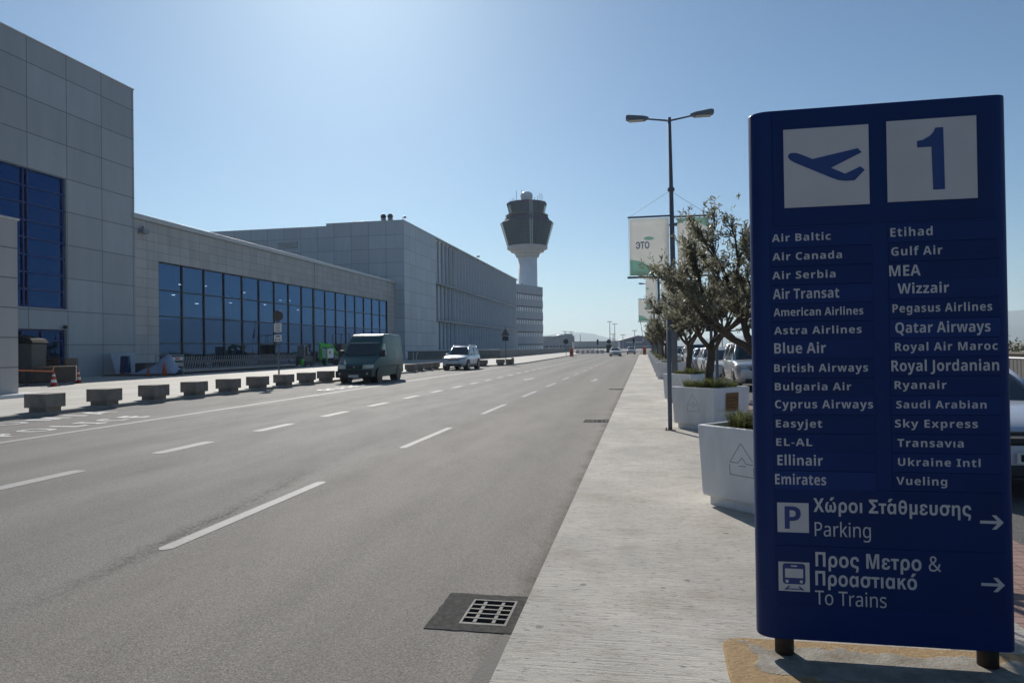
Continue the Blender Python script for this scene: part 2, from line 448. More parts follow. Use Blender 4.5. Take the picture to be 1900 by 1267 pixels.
fp = MB(); fp.prism(LK[::-1] + [(-60, -60), (-60, 420)][::1], -.4, 0.0); struct(fp.build('forecourt_pavement', M_fore))
kb = MB()
rows = [[], [], [], []]
for i, (x, y) in enumerate(LK):
    rows[0].append((x - .3, y, .004)); rows[1].append((x - .012, y, .004)); rows[2].append((x + .004, y, -.01)); rows[3].append((x + .008, y, -.3))
struct(kb.grid(rows).build('kerb', M_kerb))
fp = MB(); fp.prism([(-.75, -60), (2.05, -60), (2.05, 126), (-.75, 126)], -.4, 0.0); struct(fp.build('pavement', M_walk))
M_pink = panel('pink_block_paving', (.3, .19, .16), .2, .1, 'X', 'Y', joint=.008, rough=.8, var=.12, jc=.5)
fp = MB(); fp.prism([(2.05, -60), (2.9, -60), (2.9, 126), (2.05, 126)], -.4, -.006); struct(fp.build('paved_strip', M_pink))
sheet('parking_lane', [(2.8, -60), (40, -60), (40, 420), (2.8, 420)], RZ, M_lot)
sheet('cross_street', [(-60, 126), (40, 126), (40, 420), (-60, 420)], RZ - .006, M_lot)

# painted markings are part of the road
def mark(name, x0, x1, y0, y1):
    r = .06 if y1 - y0 < 4 else 0
    pts = [(x0, y0 + r), (x0 + .05, y0), (x1 - .05, y0), (x1, y0 + r), (x1, y1 - r), (x1 - .05, y1), (x0 + .05, y1), (x0, y1 - r)]
    return MB().quad(*[(x, y, RZ + .004) for x, y in pts]).build(name, M_mark, road)
mark('edge_line', -12.32, -12.1, -40, 61)
for i in range(-4, 34):
    mark('lane_dash', -8.2, -7.95, 10.28 + 3.06 * i, 11.76 + 3.06 * i)
for i in range(-3, 20):
    mark('lane_dash', -4.17, -4.03, 5.27 + 6.0 * i, 8.32 + 6.0 * i)
M_letter = simple('fresh_road_paint', (.68, .68, .66), .6, 0, .12, 8)
def arrow(x, y, k=1.0):
    p = [(-.08, 1.7), (.08, 1.7), (.08, -.2), (.3, -.2), (0, -1.6), (-.3, -.2), (-.08, -.2)]
    MB().quad(*[(x + a * k, y + b * k, RZ + .004) for a, b in p]).build('turn_arrow', M_mark, road)
arrow(-6.05, 36.6); arrow(-2.45, 35.0, .9)
for dy in (0, 15.2):
    for body, x, y0, y1, cap in (('POLICE', -12.93, 12.05, 16.3, .78), ('ΑΣΤΥΝΟΜΙΑ', -14.95, 9.2, 17.5, .8)):
        if dy and body != 'POLICE': continue
        lettering('road_lettering', body, M_letter, road, lambda a, b, x=x, y0=y0, dy=dy: (x - b, y0 + a + dy, RZ + .004), y1 - y0, cap, .012, 1.3)

# mountains and hills (one terrain, set far back)
EL = [(-60, .25), (-30, .35), (-14, .7), (-9, 1.0), (-6.8, 1.14), (-5.2, 1.22), (-4.3, 1.12), (-3, .8), (-1.7, .55), (-.6, .52), (.6, .7), (1.6, .62), (3, .45), (5, .55), (7, .7), (9.5, .74), (12, .8),
      (16, 1.0), (20, 1.5), (25, 2.0), (29, 2.25), (33, 2.75), (37, 2.5), (41, 1.9), (45, 2.2), (50, 1.7), (56, 1.3), (66, 1.4), (80, 1.0), (110, .6), (140, .3)]
def elev(a):
    for (a0, e0), (a1, e1) in zip(EL, EL[1:]):
        if a0 <= a <= a1:
            t = (a - a0) / (a1 - a0); t = t * t * (3 - 2 * t); return e0 + (e1 - e0) * t
    return .2
rows = []
for j, (rr, hh) in enumerate(((3300, 0), (3800, .28), (4300, .52), (4700, .8), (5000, 1.0), (5600, .6), (6400, 0))):
    row = []
    for i in range(401):
        a = -60 + i * .5; e = elev(a)
        nz = mnoise.fractal(Vector((a * .16, j * 1.3, 2.)), 1., 2.2, 5) * .16 + mnoise.noise(Vector((a * 1.1, j * 2., 5))) * .03
        z = 5000 * math.tan(R(e)) * hh * (1 + nz * (1.6 if hh < 1 else .35)) - 2
        row.append((rr * math.sin(R(a)), rr * math.cos(R(a)), z))
    rows.append(row)
M_mtn = simple('scrub_hillside', (.085, .085, .06), .95, 0, .4, .004)
struct(MB().grid(rows).build('mountains', M_mtn, smooth=True))

# ================================================================== BUILDINGS
M_clad = panel('metal_cladding', (.4, .42, .43), 3.03, 2.22, 'Y', ou=45.95 - 3.2, ov=-.02, joint=.035, stain=.06)
M_stone = panel('stone_cladding', (.5, .49, .47), 1.3, .735, 'Y', ou=46, joint=.022, stain=.16, var=.07, jc=.45, rough=.7)
M_pyl = panel('pylon_cladding', (.44, .42, .41), 40, 1.12, 'Y', ou=-10, joint=.03, stain=.16)
M_capm = simple('parapet_cap_metal', (.5, .5, .49), .45, .2, .06)
M_trim = simple('light_roof_trim', (.62, .61, .58), .5)
M_bglass = glass_mat('blue_mirror_glass', (.003, .012, .05), (.045, .12, .31), (.02, .04, .1), .015, .12)
M_hglass = glass_mat('hall_glass', (.003, .007, .014), (.13, .25, .47), (.22, .32, .45), .008, .10)
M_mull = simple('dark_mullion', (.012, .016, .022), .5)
XW = -37.8

# tall block at the left
tb = thing('terminal_building', 'tall grey panelled terminal block with a blue glazed stair window at the left edge', 'building', (XW, 46, 0))
w = MB()
w.box(-.45, 0, -6.3, 0, 0, 21.55); w.box(-.45, 0, -16, -6.3, 13.26, 21.55); w.box(-.45, 0, -16, -6.3, 3.19, 4.56)
w.box(-.45, 0, -66, -16, 0, 21.55); w.box(-36, -.46, -66, -.004, 0, 21.5)
def shiftmat(m): return m
M_clad_l = panel('metal_cladding_near', (.4, .42, .43), 3.03, 2.22, 'Y', ou=-3.2, ov=-.02, joint=.035, stain=.14, var=.08)
w.build('wall', M_clad_l, tb)
MB().box(-36.1, .06, -66, .05, 21.552, 21.62).build('roof_edge', M_trim, tb)
wi = MB().box(-.24, -.2, -15.98, -6.32, 4.58, 13.24).build('window', M_bglass, tb)
f = MB()
for y in (-6.45, -9.16, -9.47, -12.2, -12.5, -15.3): f.box(-.2, -.1, y - .06, y + .06, 4.56, 13.26)
for i in range(9):
    z = 4.62 + i * 1.078; f.box(-.198, -.115, -15.99, -6.31, z - .055, z + .055)
f.build('window_frame', M_blueframe, wi)
di = MB().box(-.34, -.3, -15.98, -6.32, .02, 3.17).build('glazed_door', M_bglass, tb)
f = MB()
for y in (-6.42, -8.05, -9.5, -11.2, -13.): f.box(-.3, -.2, y - .07, y + .07, 0, 3.18)
for z in (3.1, 2.45): f.box(-.298, -.21, -15.97, -6.33, z - .06, z + .06)
f.build('door_frame', M_blueframe, di)
MB().lathe([(.02, -.1), (.13, -.08), (.14, .08), (.04, .14)], 12, (.14, -6.6, 3.35)).build('security_camera', M_dark, tb, True)

# low glazed hall
lb = thing('departure_hall', 'low stone-clad hall with a long wall of dark reflective glass', 'building', (XW, 46, 0))
L1, G0, G1 = 56.1, 2.6, 52.6
w = MB()
w.box(-.45, 0, .004, G0, 0, 11.8); w.box(-.45, 0, G0, G1, 8.86, 11.8); w.box(-.45, -.12, G1, L1 - .004, 0, 11.8)
M_stone_l = panel('stone_cladding_hall', (.5, .49, .47), 1.3, .735, 'Y', ou=0, joint=.022, stain=.2, var=.07, jc=.45, rough=.7)
w.build('wall', M_stone_l, lb)
MB().box(-36, -.5, .01, L1 - .01, 11.3, 11.75).box(-36, -35.6, .01, L1 - .01, 0.01, 11.3).box(-36, -.5, .01, .3, .01, 11.3).box(-36, -.5, L1 - .3, L1 - .02, .01, 11.3).build('hall_shell', simple('dark_interior', (.1, .1, .1), .8), lb)
MB().box(-35.6, -.3, .3, L1 - .3, .001, .02).build('hall_floor', simple('hall_terrazzo', (.16, .155, .15), .35), lb)
MB().box(-1.2, .16, -.25, 29.15, 11.802, 12.2).box(-1.2, .1, 29.18, L1 - .004, 11.802, 12.17).build('parapet_cap', M_capm, lb, bevel=.03)
MB().box(-.02, .012, 29.13, 29.2, 8.86, 11.79).build('expansion_joint', M_mull, lb)
gl = MB().quad((-.17, G0 + .02, .02), (-.17, G1 - .02, .02), (-.17, G1 - .02, 8.85), (-.17, G0 + .02, 8.85)).build('window', M_hglass, lb)
f = MB()
ys = [G0 + .05 + i * 2.94 for i in range(18)]
for i, y in enumerate(ys):
    t = .15 if i == 9 else .065
    f.box(-.17, -.08, y - t, y + t, 0, 8.85)
for z in (.25, 2.33, 4.5, 6.6, 8.79): f.box(-.168, -.09, G0 + .01, G1 - .01, z - .045, z + .045)
f.build('window_frame', M_mull, gl)
MB().box(.0, .5, .35, 1.0, 10.75, 11.05).box(.1, .3, .6, .7, 11.05, 11.3).build('wall_lamp', M_steel, lb, bevel=.03)
M_hlamp = emit('hall_downlight', (1, .97, .9), 14)
rnd = random.Random(5)
for i, (y, x, z) in enumerate([(52, -3, 5.9), (54.5, -6, 7.6), (57, -5, 6.9), (59, -4, 6.2), (62, -8, 8.4), (64.5, -4, 6.6), (67, -6, 7.4), (71, -4, 6.8), (75, -9, 8.6), (78, -6, 7.8), (80.5, -5, 6.7), (84, -8, 8.2), (60, -10, 8.8), (69, -10, 8.9)]):
    t = thing('ceiling_lamp', 'small bright downlight hanging inside the dark glazed hall', 'lamp', (XW + x, y, z), 0, 'downlights inside the hall')
    MB().lathe([(.03, .12), (.16, .1), (.2, 0.02)], 12).tube([(0, 0, .12), (0, 0, 11.2 - z)], .012, 5).build('lamp_housing', M_dark, t)
    MB().lathe([(.16, 0), (.16, .018)], 12).build('lamp_disc', M_hlamp, t)

# white pylon wall at the far left
pw = thing('portico_wall', 'pale panelled portico wall cut off by the left edge of the photo', 'wall', (-23.25, 22.15, 0))
MB().box(-.95, 0, -12, 0, .13, 6.66).build('wall_panel', M_pyl, pw, bevel=.01)
MB().box(-1.0, .05, -12.1, .05, 6.662, 6.74).build('cap', M_trim, pw)
MB().box(-1.3, .55, -12.3, .75, .002, .13).build('plinth', M_white, pw, bevel=.01)

# big block with vertical fins
Yb, XB = 102.13, -36.4
fb = thing('finned_building', 'large grey panelled block whose road side carries three tiers of vertical fins', 'building', (XB, Yb, 0))
M_clad2 = panel('metal_cladding_side', (.5, .53, .56), 2.9, 2.17, 'X', ou=0, ov=-.1, joint=.04, stain=.12, var=.07)
M_clad3 = panel('metal_cladding_front', (.5, .53, .56), 2.8, 2.17, 'Y', ou=0, ov=-.1, joint=.04, stain=.12, var=.07)
w = MB(); w.box(-12.9, -.02, 0, .4, 0, 21.6); w.box(-58, -12.9, .12, .5, 0, 21.25)
w.build('side_wall', M_clad2, fb)
w = MB(); w.box(-.4, 0, .002, 16.8, 0, 21.6); w.build('front_wall', M_clad3, fb)
w = MB(); w.box(-58, -.9, .5, 99.4, 0, 21.3); w.build('building_core', M_concd, fb)
MB().box(-12.9, .05, -.05, 16.8, 21.602, 21.7).box(-58, -12.9, .07, .6, 21.252, 21.32).box(-.95, .05, 16.8, 99.5, 21.5, 21.7).build('roof_edge', M_trim, fb)
M_fin = simple('fin_metal', (.55, .58, .62), .5, .1, .06, 1)
M_ledge = simple('ledge_metal', (.22, .23, .25), .5, .15)
MB().box(-.85, .04, 16.82, 99.5, 13.28, 13.56).box(-.85, .04, 16.82, 99.5, 6.5, 6.8).build('ledge', M_ledge, fb)
gl = MB().box(-.86, -.8, 16.82, 99.45, 1.2, 21.4).build('window', simple('fin_window_glass', (.62, .66, .7), .2, 0, .08, .4), fb)  # pale base colour carries the sky reflection of these panes
MB().box(-.86, .0, 16.82, 99.5, 0, 1.18).build('plinth', M_concd, fb)
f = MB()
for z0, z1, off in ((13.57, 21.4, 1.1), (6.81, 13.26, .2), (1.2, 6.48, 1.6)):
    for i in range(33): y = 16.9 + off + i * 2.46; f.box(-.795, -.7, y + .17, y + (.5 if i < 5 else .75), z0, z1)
tag(f.build('window_frame', M_mull, gl), kind='stuff')  # mullions widened into dark strips that paint the shaded gaps behind the fins
for z0, z1, off in ((13.57, 21.49, 1.1), (6.81, 13.26, .2), (1.2, 6.48, 1.6)):
    for i in range(33):
        y = 16.9 + off + i * 2.46
        MB().box(-.69, (-.55 + .1 * i) if i < 5 else .02, y, y + .16, z0, z1).build('fin', M_fin, fb)
lv = MB().box(-21.4, -17.9, .06, .115, 18.05, 19.1).build('louvre', M_dark, fb)
f = MB()
for i in range(6): f.quad((-21.4, .0, 18.1 + i * .18), (-17.9, .0, 18.1 + i * .18), (-17.9, .055, 18.22 + i * .18), (-21.4, .055, 18.22 + i * .18))
f.build('louvre_blade', M_trim, lv)
for i, x in enumerate((-4.05, -2.9)):
    t = thing('roof_vent', ('left' if i == 0 else 'right') + ' one of the twin round steel vent cowls on the big block roof', 'vent', (XB + x, Yb + 2, 21.6))
    MB().lathe([(.3, 0), (.3, .5), (.42, .55), (.42, .8), (.34, .85)], 14).build('vent_pipe', M_steel, t, False)
    MB().lathe([(.3, .85), (.46, .98), (.46, 1.2), (.26, 1.5), (.1, 1.55)], 14).build('vent_cowl', simple('vent_dark', (.05, .06, .075), .4, .5), t, True)
t = thing('roof_hatch', 'flat grey box on the roof left of the twin vents', 'roof box', (XB - 8.2, Yb + 3, 21.3)); MB().box(-1.2, 1.2, -1, 1, 0, .75).box(-1.3, 1.3, -1.1, 1.1, .752, .84).build('hatch_box', M_steel, t, bevel=.03)
t = thing('floodlight', 'small floodlight on the front roof corner of the big block', 'floodlight', (XB - .3, Yb + .6, 21.7)); MB().tube([(0, 0, 0), (0, 0, .5), (.25, -.1, .55)], .03, 6).build('bracket', M_dark, t); MB().box(.15, .55, -.3, .1, .3, .6).build('lamp_head', M_steel, t, bevel=.05)
t = thing('floodlight', 'small floodlight halfway along the finned roof edge', 'floodlight', (XB - .3, Yb + 49, 21.7)); MB().tube([(0, 0, 0), (0, 0, .5), (.25, -.1, .55)], .03, 6).build('bracket', M_dark, t); MB().box(.15, .75, -.3, .2, .3, .65).build('lamp_head', M_steel, t, bevel=.05)

# office block at the foot of the tower
def px_dir(u, v=643.):
    d = cam.matrix_world.to_3x3() @ Vector(((u - 950) / 1280., -(v - 633.5) / 1280., -1.)); return d
def at(u, depth, z=0.):
    d = px_dir(u); return Vector((d.x * depth, d.y * depth, z))
pL, pR = at(938, 268), at(1008.5, 293)
ax = (pR - pL); flen = ax.length; ang = math.atan2(ax.y, ax.x)
ob = thing('office_block', 'white five-storey office block with ribbon windows at the foot of the tower', 'building', (pL.x, pL.y, 0), ang)
M_off = panel('white_office_cladding', (.36, .385, .42), 3.1, 50, 'X', joint=.03, stain=.05)
w = MB()
bands = [(0, .9), (3.0, 6.0), (8.1, 11.1), (13.3, 16.3), (18.5, 21.3), (23.6, 27.0)]
for a, b in bands: w.box(0, flen, 0, 16, a, b)
w.build('wall', M_off, ob)
M_offg = simple('office_pane_sky_tone', (.85, .86, .86), .25, 0, .06, .5)  # pale pane colour stands in for bright sky reflected in the glass
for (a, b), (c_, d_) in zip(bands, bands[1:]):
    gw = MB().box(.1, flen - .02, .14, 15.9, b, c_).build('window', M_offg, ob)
    f = MB()
    for i in range(int(flen / 1.35) + 1): f.box(i * 1.35, i * 1.35 + .28, .02, .14, b + .01, c_ - .01)
    f.box(.1, flen - .1, .03, .135, c_ - .55, c_ - .02)
    f.build('mullion', simple('office_mullion', (.1, .11, .13), .6), gw)
for i, (x, h) in enumerate(((flen - 5.5, 1.6), (flen - 1.2, 1.9), (flen - 12, 1.))):
    MB().tube([(x, 3, 27), (x, 3, 27 + h)], .09, 6).box(x - .35, x + .35, 2.8, 3.2, 27 + h - .4, 27 + h).build('roof_antenna', M_steel, ob)

# control tower
pT = at(981, 291)
tw = thing('control_tower', 'tall white air traffic control tower with a two-tier dark glass cab', 'control tower', (pT.x, pT.y, 0))
M_tw = simple('tower_white_concrete', (.82, .83, .84), .6, 0, .06, .3)
M_twc = panel('tower_collar', (.55, .53, .51), 400, 1.2, 'X', joint=.06, stain=.05)
MB().lathe([(4.05, 0), (4.05, 39.7)], 40).build('shaft', M_tw, tw, True)
MB().lathe([(4.06, 39.2), (4.75, 39.5), (5.0, 40.2), (5.65, 41.6), (5.9, 41.65)], 40).build('collar', M_twc, tw)
MB().lathe([(5.9, 41.6), (7.0, 41.7), (7.3, 42.7), (8.5, 42.9), (8.55, 44.0)], 40).build('balcony_ring', simple('tower_ring', (.5, .48, .47), .6), tw)
def cab_glass(nm):
    m, nt, out = new_mat(nm); k = NT(nt)
    tc = k.n('ShaderNodeTexCoord'); sp = k.n('ShaderNodeSeparateXYZ'); nt.links.new(tc.outputs['Object'], sp.inputs[0])
    a = k.math('MULTIPLY', k.math('ARCTAN2', sp.outputs[1], sp.outputs[0]), 48 / (2 * math.pi))
    fr = k.math('FRACT', a); d = k.math('MINIMUM', fr, k.math('SUBTRACT', 1., fr))
    hz = k.math('FRACT', k.math('DIVIDE', sp.outputs[2], 1.05)); dz = k.math('MINIMUM', hz, k.math('SUBTRACT', 1., hz))
    j = k.math('MAXIMUM', k.ramp(d, .12, .05), k.ramp(dz, .09, .04))
    cb = k.n('ShaderNodeCombineXYZ'); k.put(cb.inputs[0], k.math('FLOOR', k.math('DIVIDE', a, 4.)));
    wz = k.n('ShaderNodeTexWhiteNoise'); nt.links.new(cb.outputs[0], wz.inputs[0])
    base = k.mix(wz.outputs[0], (.001, .02, .045), (.006, .05, .08))
    base = k.mix(k.math('MULTIPLY', j, .35), base, (.12, .14, .15))
    k.bsdf(out, base, .15, 0., .15); return m
M_cab = cab_glass('tower_cab_glass')
MB().lathe([(8.5, 44.0), (11.2, 53.4)], 16, a0=R(11)).build('lower_cab', M_cab, tw)
M_navy = simple('navy_cab_roof', (.022, .03, .075), .85, 0, spec=.1)
MB().lathe([(11.2, 53.42), (11.3, 53.7), (10.9, 54.0), (9.6, 54.9), (9.2, 56.0), (7.3, 56.1)], 16, a0=R(11)).build('lower_roof', M_navy, tw)
MB().lathe([(9.15, 56.95), (9.15, 57.05)], 16, a0=R(11)).build('walkway_rail', M_steel, tw)
MB().lathe([(7.2, 56.1), (8.3, 60.9)], 12, a0=R(15)).build('upper_cab', M_cab, tw)
MB().lathe([(8.32, 60.9), (8.55, 62.2), (7.8, 62.3), (2, 62.4)], 12, a0=R(15)).build('upper_roof', M_navy, tw)
MB().lathe([(1.9, 62.4), (1.9, 63.3), (2.3, 63.7), (2.65, 65.2), (2.5, 66.3), (1.6, 67.0), (.4, 67.3)], 20).build('radome', M_white, tw, True)
ft = Vector((-pT.x, -pT.y, 0)).normalized(); sd = Vector((-ft.y, ft.x, 0)) * -1
f = MB()
def tp(s_, r_, z): p = ft * r_ + sd * s_; return (p.x, p.y, z)
for s_ in (-2.2, -1.3):
    f.tube([tp(s_, 8.7, 43.9), tp(s_, 11.5, 53.3), tp(s_, 11.3, 54.3), tp(s_, 9.1, 56.3), tp(s_, 8.9, 61), tp(s_, 8.7, 62.8), tp(s_, 2.2, 63.5), tp(s_, 2.2, 65.6)], .12, 5)
for i in range(20):
    t = i / 19; f.tube([tp(-2.2, 8.7 + 2.8 * t, 43.9 + 9.4 * t), tp(-1.3, 8.7 + 2.8 * t, 43.9 + 9.4 * t)], .07, 4)
for i in range(10):
    t = i / 9; f.tube([tp(-2.2, 8.95, 56.4 + 6 * t), tp(-1.3, 8.95, 56.4 + 6 * t)], .07, 4)
f.build('ladder', simple('ladder_steel', (.6, .61, .63), .5, .1), tw)
for i in range(16):
    a = i * 2.399; r_ = 6.5 + (i % 3) * .5; h = (1.4, 3.2, 1.8, 4.2)[i % 4]
    x, y = r_ * math.cos(a), r_ * math.sin(a)
    MB().tube([(x, y, 62.3), (x, y, 62.3 + h)], .1, 5).lathe([(.16, 0), (.16, .3)], 6, (x, y, 62.3 + h * .8)).build('antenna', M_steel, tw)

# far terminals and hangar beyond the end of the road
def far_block(u0, u1, D, h, label, m, name='far_terminal', z0=-.6, depth=40, win=None, wm=None, cat='building'):
    a, b = at(u0, D), at(u1, D); ax = b - a; L = ax.length
    t = thing(name, label, cat, (a.x, a.y, z0), math.atan2(ax.y, ax.x))
    MB().box(0, L, 0, depth, 0, h).build('wall', m, t)
    MB().box(-.2, L + .2, -.2, depth + .2, h + .002, h + .25).build('roof_edge', M_ledge, t)
    if win:
        for (z1, z2, n) in win:
            gw = MB().box(.8, L - .8, -.05, .0, z1, z2).build('window', wm or M_bglass, t)
            f = MB()
            for i in range(n + 1):
                x = .8 + (L - 1.6) * i / n; f.box(x - .25, x + .25, -.12, -.052, z1 + .002, z2 - .002)
            f.build('window_frame', M_ledge, gw)
    return t
M_far1 = simple('far_grey_wall', (.3, .31, .33), .7, 0, .1, .3); M_far2 = simple('far_pale_wall', (.37, .37, .36), .7, 0, .1, .3)
t = far_block(1003, 1066, 430, 8.6, 'far grey terminal wing behind the foot of the office block', M_far1, win=[(.8, 3.0, 9)])
MB().lathe([(4.2, 0), (3.9, .8), (2.6, 1.4), (.3, 1.6)], 16, (14, 12, 8.6)).build('roof_dome', M_ledge, t, True)
MB().box(15, 20.5, 4, 12, 8.86, 10.3).build('stair_tower', M_far2, t)
far_block(1064, 1146, 415, 5.0, 'long low far terminal under the pale hill', M_far2, win=[(.6, 2.1, 12)], wm=glass_mat('pale_far_glass', (.1, .13, .16), (.5, .6, .65), (.1, .1, .1)))
a, b = at(1151, 470), at(1212, 470); ax = b - a
t = thing('hangar', 'blue hangar with a low pitched roof at the end of the road', 'hangar', (a.x, a.y, -.6), math.atan2(ax.y, ax.x)); L = ax.length
M_hang = simple('hangar_blue', (.05, .085, .16), .6, 0, .1, .3)
MB().yprism([(0, 0), (L, 0), (L, 7.2), (L * .55, 8.9), (0, 5.6)], 0, 30).build('wall', M_hang, t)
MB().yprism([(-.3, 5.6), (L * .55, 8.92), (L + .3, 7.2), (L + .3, 7.5), (L * .55, 9.25), (-.3, 5.95)], -.4, 30.3).build('roof', simple('hangar_roof', (.08, .09, .11), .5), t)
MB().box(4, 15, -.08, -.002, 4.4, 4.9).box(10, L - 1, -.08, -.002, 1.6, 2.0).build('white_band', M_trim, t)

# ------------------------------------------------------------------ parapets, railing
pb = thing('bridge_parapet', 'long dark concrete parapet running along the left pavement to the far barrier', 'wall', (0, 0, 0))
pts = [(-21.7, 104), (-22.2, 160), (-22.7, 222)]
f = MB()
for (x0, y0), (x1, y1) in zip(pts, pts[1:]):
    f.prism([(x0, y0), (x1, y1), (x1 - .3, y1), (x0 - .3, y0)], 0, 1.12)
f.build('wall', M_concd, pb)
f = MB()
for (x0, y0), (x1, y1) in zip(pts, pts[1:]): f.tube([(x0 - .15, y0, 1.28), (x1 - .15, y1, 1.28)], .05, 6)
for i in range(40):
    y = 104 + i * 3; x = -21.7 - (y - 104) * .0088; f.tube([(x - .15, y, 1.12), (x - .15, y, 1.28)], .025, 4)
f.build('rail', M_steel, pb)
lw = thing('ramp_wall', 'low grey ramp wall with a pale coping in front of the big block', 'wall', (0, 0, 0))
MB().prism([(-33.5, 95.5), (-21.8, 103.5), (-22., 103.8), (-33.7, 95.8)], 0, 1.25).build('wall', M_concd, lw)
MB().prism([(-33.6, 95.3), (-21.7, 103.4), (-22.1, 103.95), (-34.0, 95.9)], 1.252, 1.4).build('coping', M_trim, lw)
MB().prism([(-33.2, 95.0), (-22.0, 102.8), (-22.2, 103.1), (-33.4, 95.3)], .002, .35).build('footing', M_conc, lw)
pr = thing('flyover_parapet', 'brown concrete parapet beyond the parked cars', 'wall', (0, 0, 0))
MB().box(16, 16.3, -20, 300, RZ, 1.0).build('wall', simple('brown_concrete', (.15, .13, .11), .85, 0, .2, 1.5), pr)
MB().box(15.95, 16.35, -20, 300, 1.002, 1.1).build('coping', M_conc, pr)
rl = thing('railing', 'steel balustrade railing at the right edge behind the parked car', 'railing', (10.2, 0, RZ))
for y in range(8, 120, 2): MB().box(-.03, .03, y - .03, y + .03, 0, 1.2).build('post', M_steel, rl)
MB().tube([(0, 8, 1.2), (0, 119, 1.2)], .03, 6).tube([(0, 8, .25), (0, 119, .25)], .02, 6).build('top_rail', M_steel, rl)
f = MB()
for i in range(560):
    y = 8.1 + i * .2
    if y < 119: f.box(-.01, .01, y - .01, y + .01, .25, 1.2)
tag(f.build('baluster', M_steel, rl), kind='stuff')

# ================================================================== DIRECTORY SIGN
S = 3.70
sg = thing('directory_sign', 'tall dark blue airport directory sign listing airlines beside the pavement', 'sign', (1.15, S, 0))
OX = 1.15
def sp_(x, z, k=0.): return (x - OX, -k, z)
M_sb = simple('sign_blue_metal', (.006, .024, .115), .45, 0, .12, 1.2, spec=.2)
M_ss = [simple('sign_strip_blue_%s' % n_, c_, r_, 0, .14, 2., spec=.2) for n_, c_, r_ in (('dark', (.005, .021, .1), .5), ('mid', (.006, .025, .118), .5), ('pale', (.009, .031, .138), .5))]
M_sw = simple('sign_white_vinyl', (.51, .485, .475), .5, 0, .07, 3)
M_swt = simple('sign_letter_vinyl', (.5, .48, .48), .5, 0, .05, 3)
M_sbl = simple('sign_symbol_blue', (.006, .03, .16), .4)
prof = [(.642, 0)]
for i in range(1, 9):
    a = R(90 * i / 8); prof.append((.642 - .085 * math.sin(a), .075 * (1 - math.cos(a))))
prof += [(.557, .095), (.59, .13), (1.71, .13), (1.742, .095)]
for i in range(8, 0, -1):
    a = R(90 * i / 8); prof.append((1.688 + .055 * math.sin(a), .06 * (1 - math.cos(a))))
prof.append((1.688, 0))
MB().prism([(x - OX, y) for x, y in prof], .105, 2.788).build('cabinet', M_sb, sg, bevel=.006)
MB().box(.66 - OX, 1.67 - OX, -.0045, -.0005, 2.195, 2.775).build('header_panel', M_ss[0], sg)
for x in (.69, 1.635): MB().lathe([(.047, .0), (.047, .2)], 20, (x - OX, .07, -.0)).build('post', simple('rusty_post', (.045, .03, .022), .7, .2, .4, 12), sg, True)
def rectp(x0, x1, z0, z1, k, name, m, par): return MB().quad(sp_(x0, z0, k), sp_(x1, z0, k), sp_(x1, z1, k), sp_(x0, z1, k)).build(name, m, par, fix=False)
def slab(x0, x1, z0, z1, k, name, m, par): return MB().box(x0 - OX, x1 - OX, -k, -.0002, z0, z1).build(name, m, par, bevel=.001, seg=1)
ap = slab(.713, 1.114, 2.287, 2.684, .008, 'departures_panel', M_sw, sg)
aero = [(.733, 2.548), (.737, 2.558), (.748, 2.564), (.773, 2.563), (.793, 2.555), (.850, 2.527), (1.062, 2.567), (1.081, 2.546), (.937, 2.477), (1.002, 2.444), (1.073, 2.476), (1.093, 2.458), (1.046, 2.408), (1.006, 2.407), (.970, 2.413), (.934, 2.429), (.763, 2.515), (.743, 2.529), (.735, 2.540)]
MB().quad(*[sp_(x, z, .0095) for x, z in aero[::-1]]).build('aeroplane_symbol', M_sbl, ap)
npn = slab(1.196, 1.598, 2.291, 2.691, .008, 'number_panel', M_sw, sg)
one = [(1.333, 2.584), (1.359, 2.588), (1.390, 2.605), (1.407, 2.624), (1.416, 2.644), (1.451, 2.644), (1.454, 2.341), (1.401, 2.341), (1.397, 2.552), (1.333, 2.552)]
MB().quad(*[sp_(x, z, .0095) for x, z in one[::-1]]).build('numeral', M_sbl, npn)
def names(rows, x0, x1):
    for i, (t_, a, b, z, c_, kd) in enumerate(rows):
        zm = z + c_ / 2 - .004
        k = 2 if t_ in ('Emirates', 'Qatar Airways') else (i * 7 % 3 == 0) * 1
        s_ = slab(x0, x1, zm - .0455, zm + .0455, .004 + .0006 * (i % 2), 'name_strip', M_ss[k], sg)
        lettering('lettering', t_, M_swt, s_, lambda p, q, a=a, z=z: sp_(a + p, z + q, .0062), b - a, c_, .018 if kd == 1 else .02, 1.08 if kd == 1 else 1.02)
names([('Air Baltic', .650, .930, 2.118, .037, 1), ('Air Canada', .651, .981, 2.023, .037, 1), ('Air Serbia', .649, .949, 1.928, .037, 1), ('Air Transat', .650, .965, 1.827, .050, 2), ('American Airlines', .652, 1.075, 1.740, .039, 2),
       ('Astra Airlines', .653, 1.066, 1.648, .037, 1), ('Blue Air', .652, .898, 1.551, .052, 2), ('British Airways', .650, 1.092, 1.457, .039, 1), ('Bulgaria Air', .652, 1.013, 1.364, .037, 1), ('Cyprus Airways', .651, 1.112, 1.274, .040, 1),
       ('Easyjet', .654, .874, 1.177, .038, 1), ('EL-AL', .654, .825, 1.084, .037, 1), ('Ellinair', .658, .874, .986, .051, 2), ('Emirates', .645, .888, .889, .052, 2)], .643, 1.122)
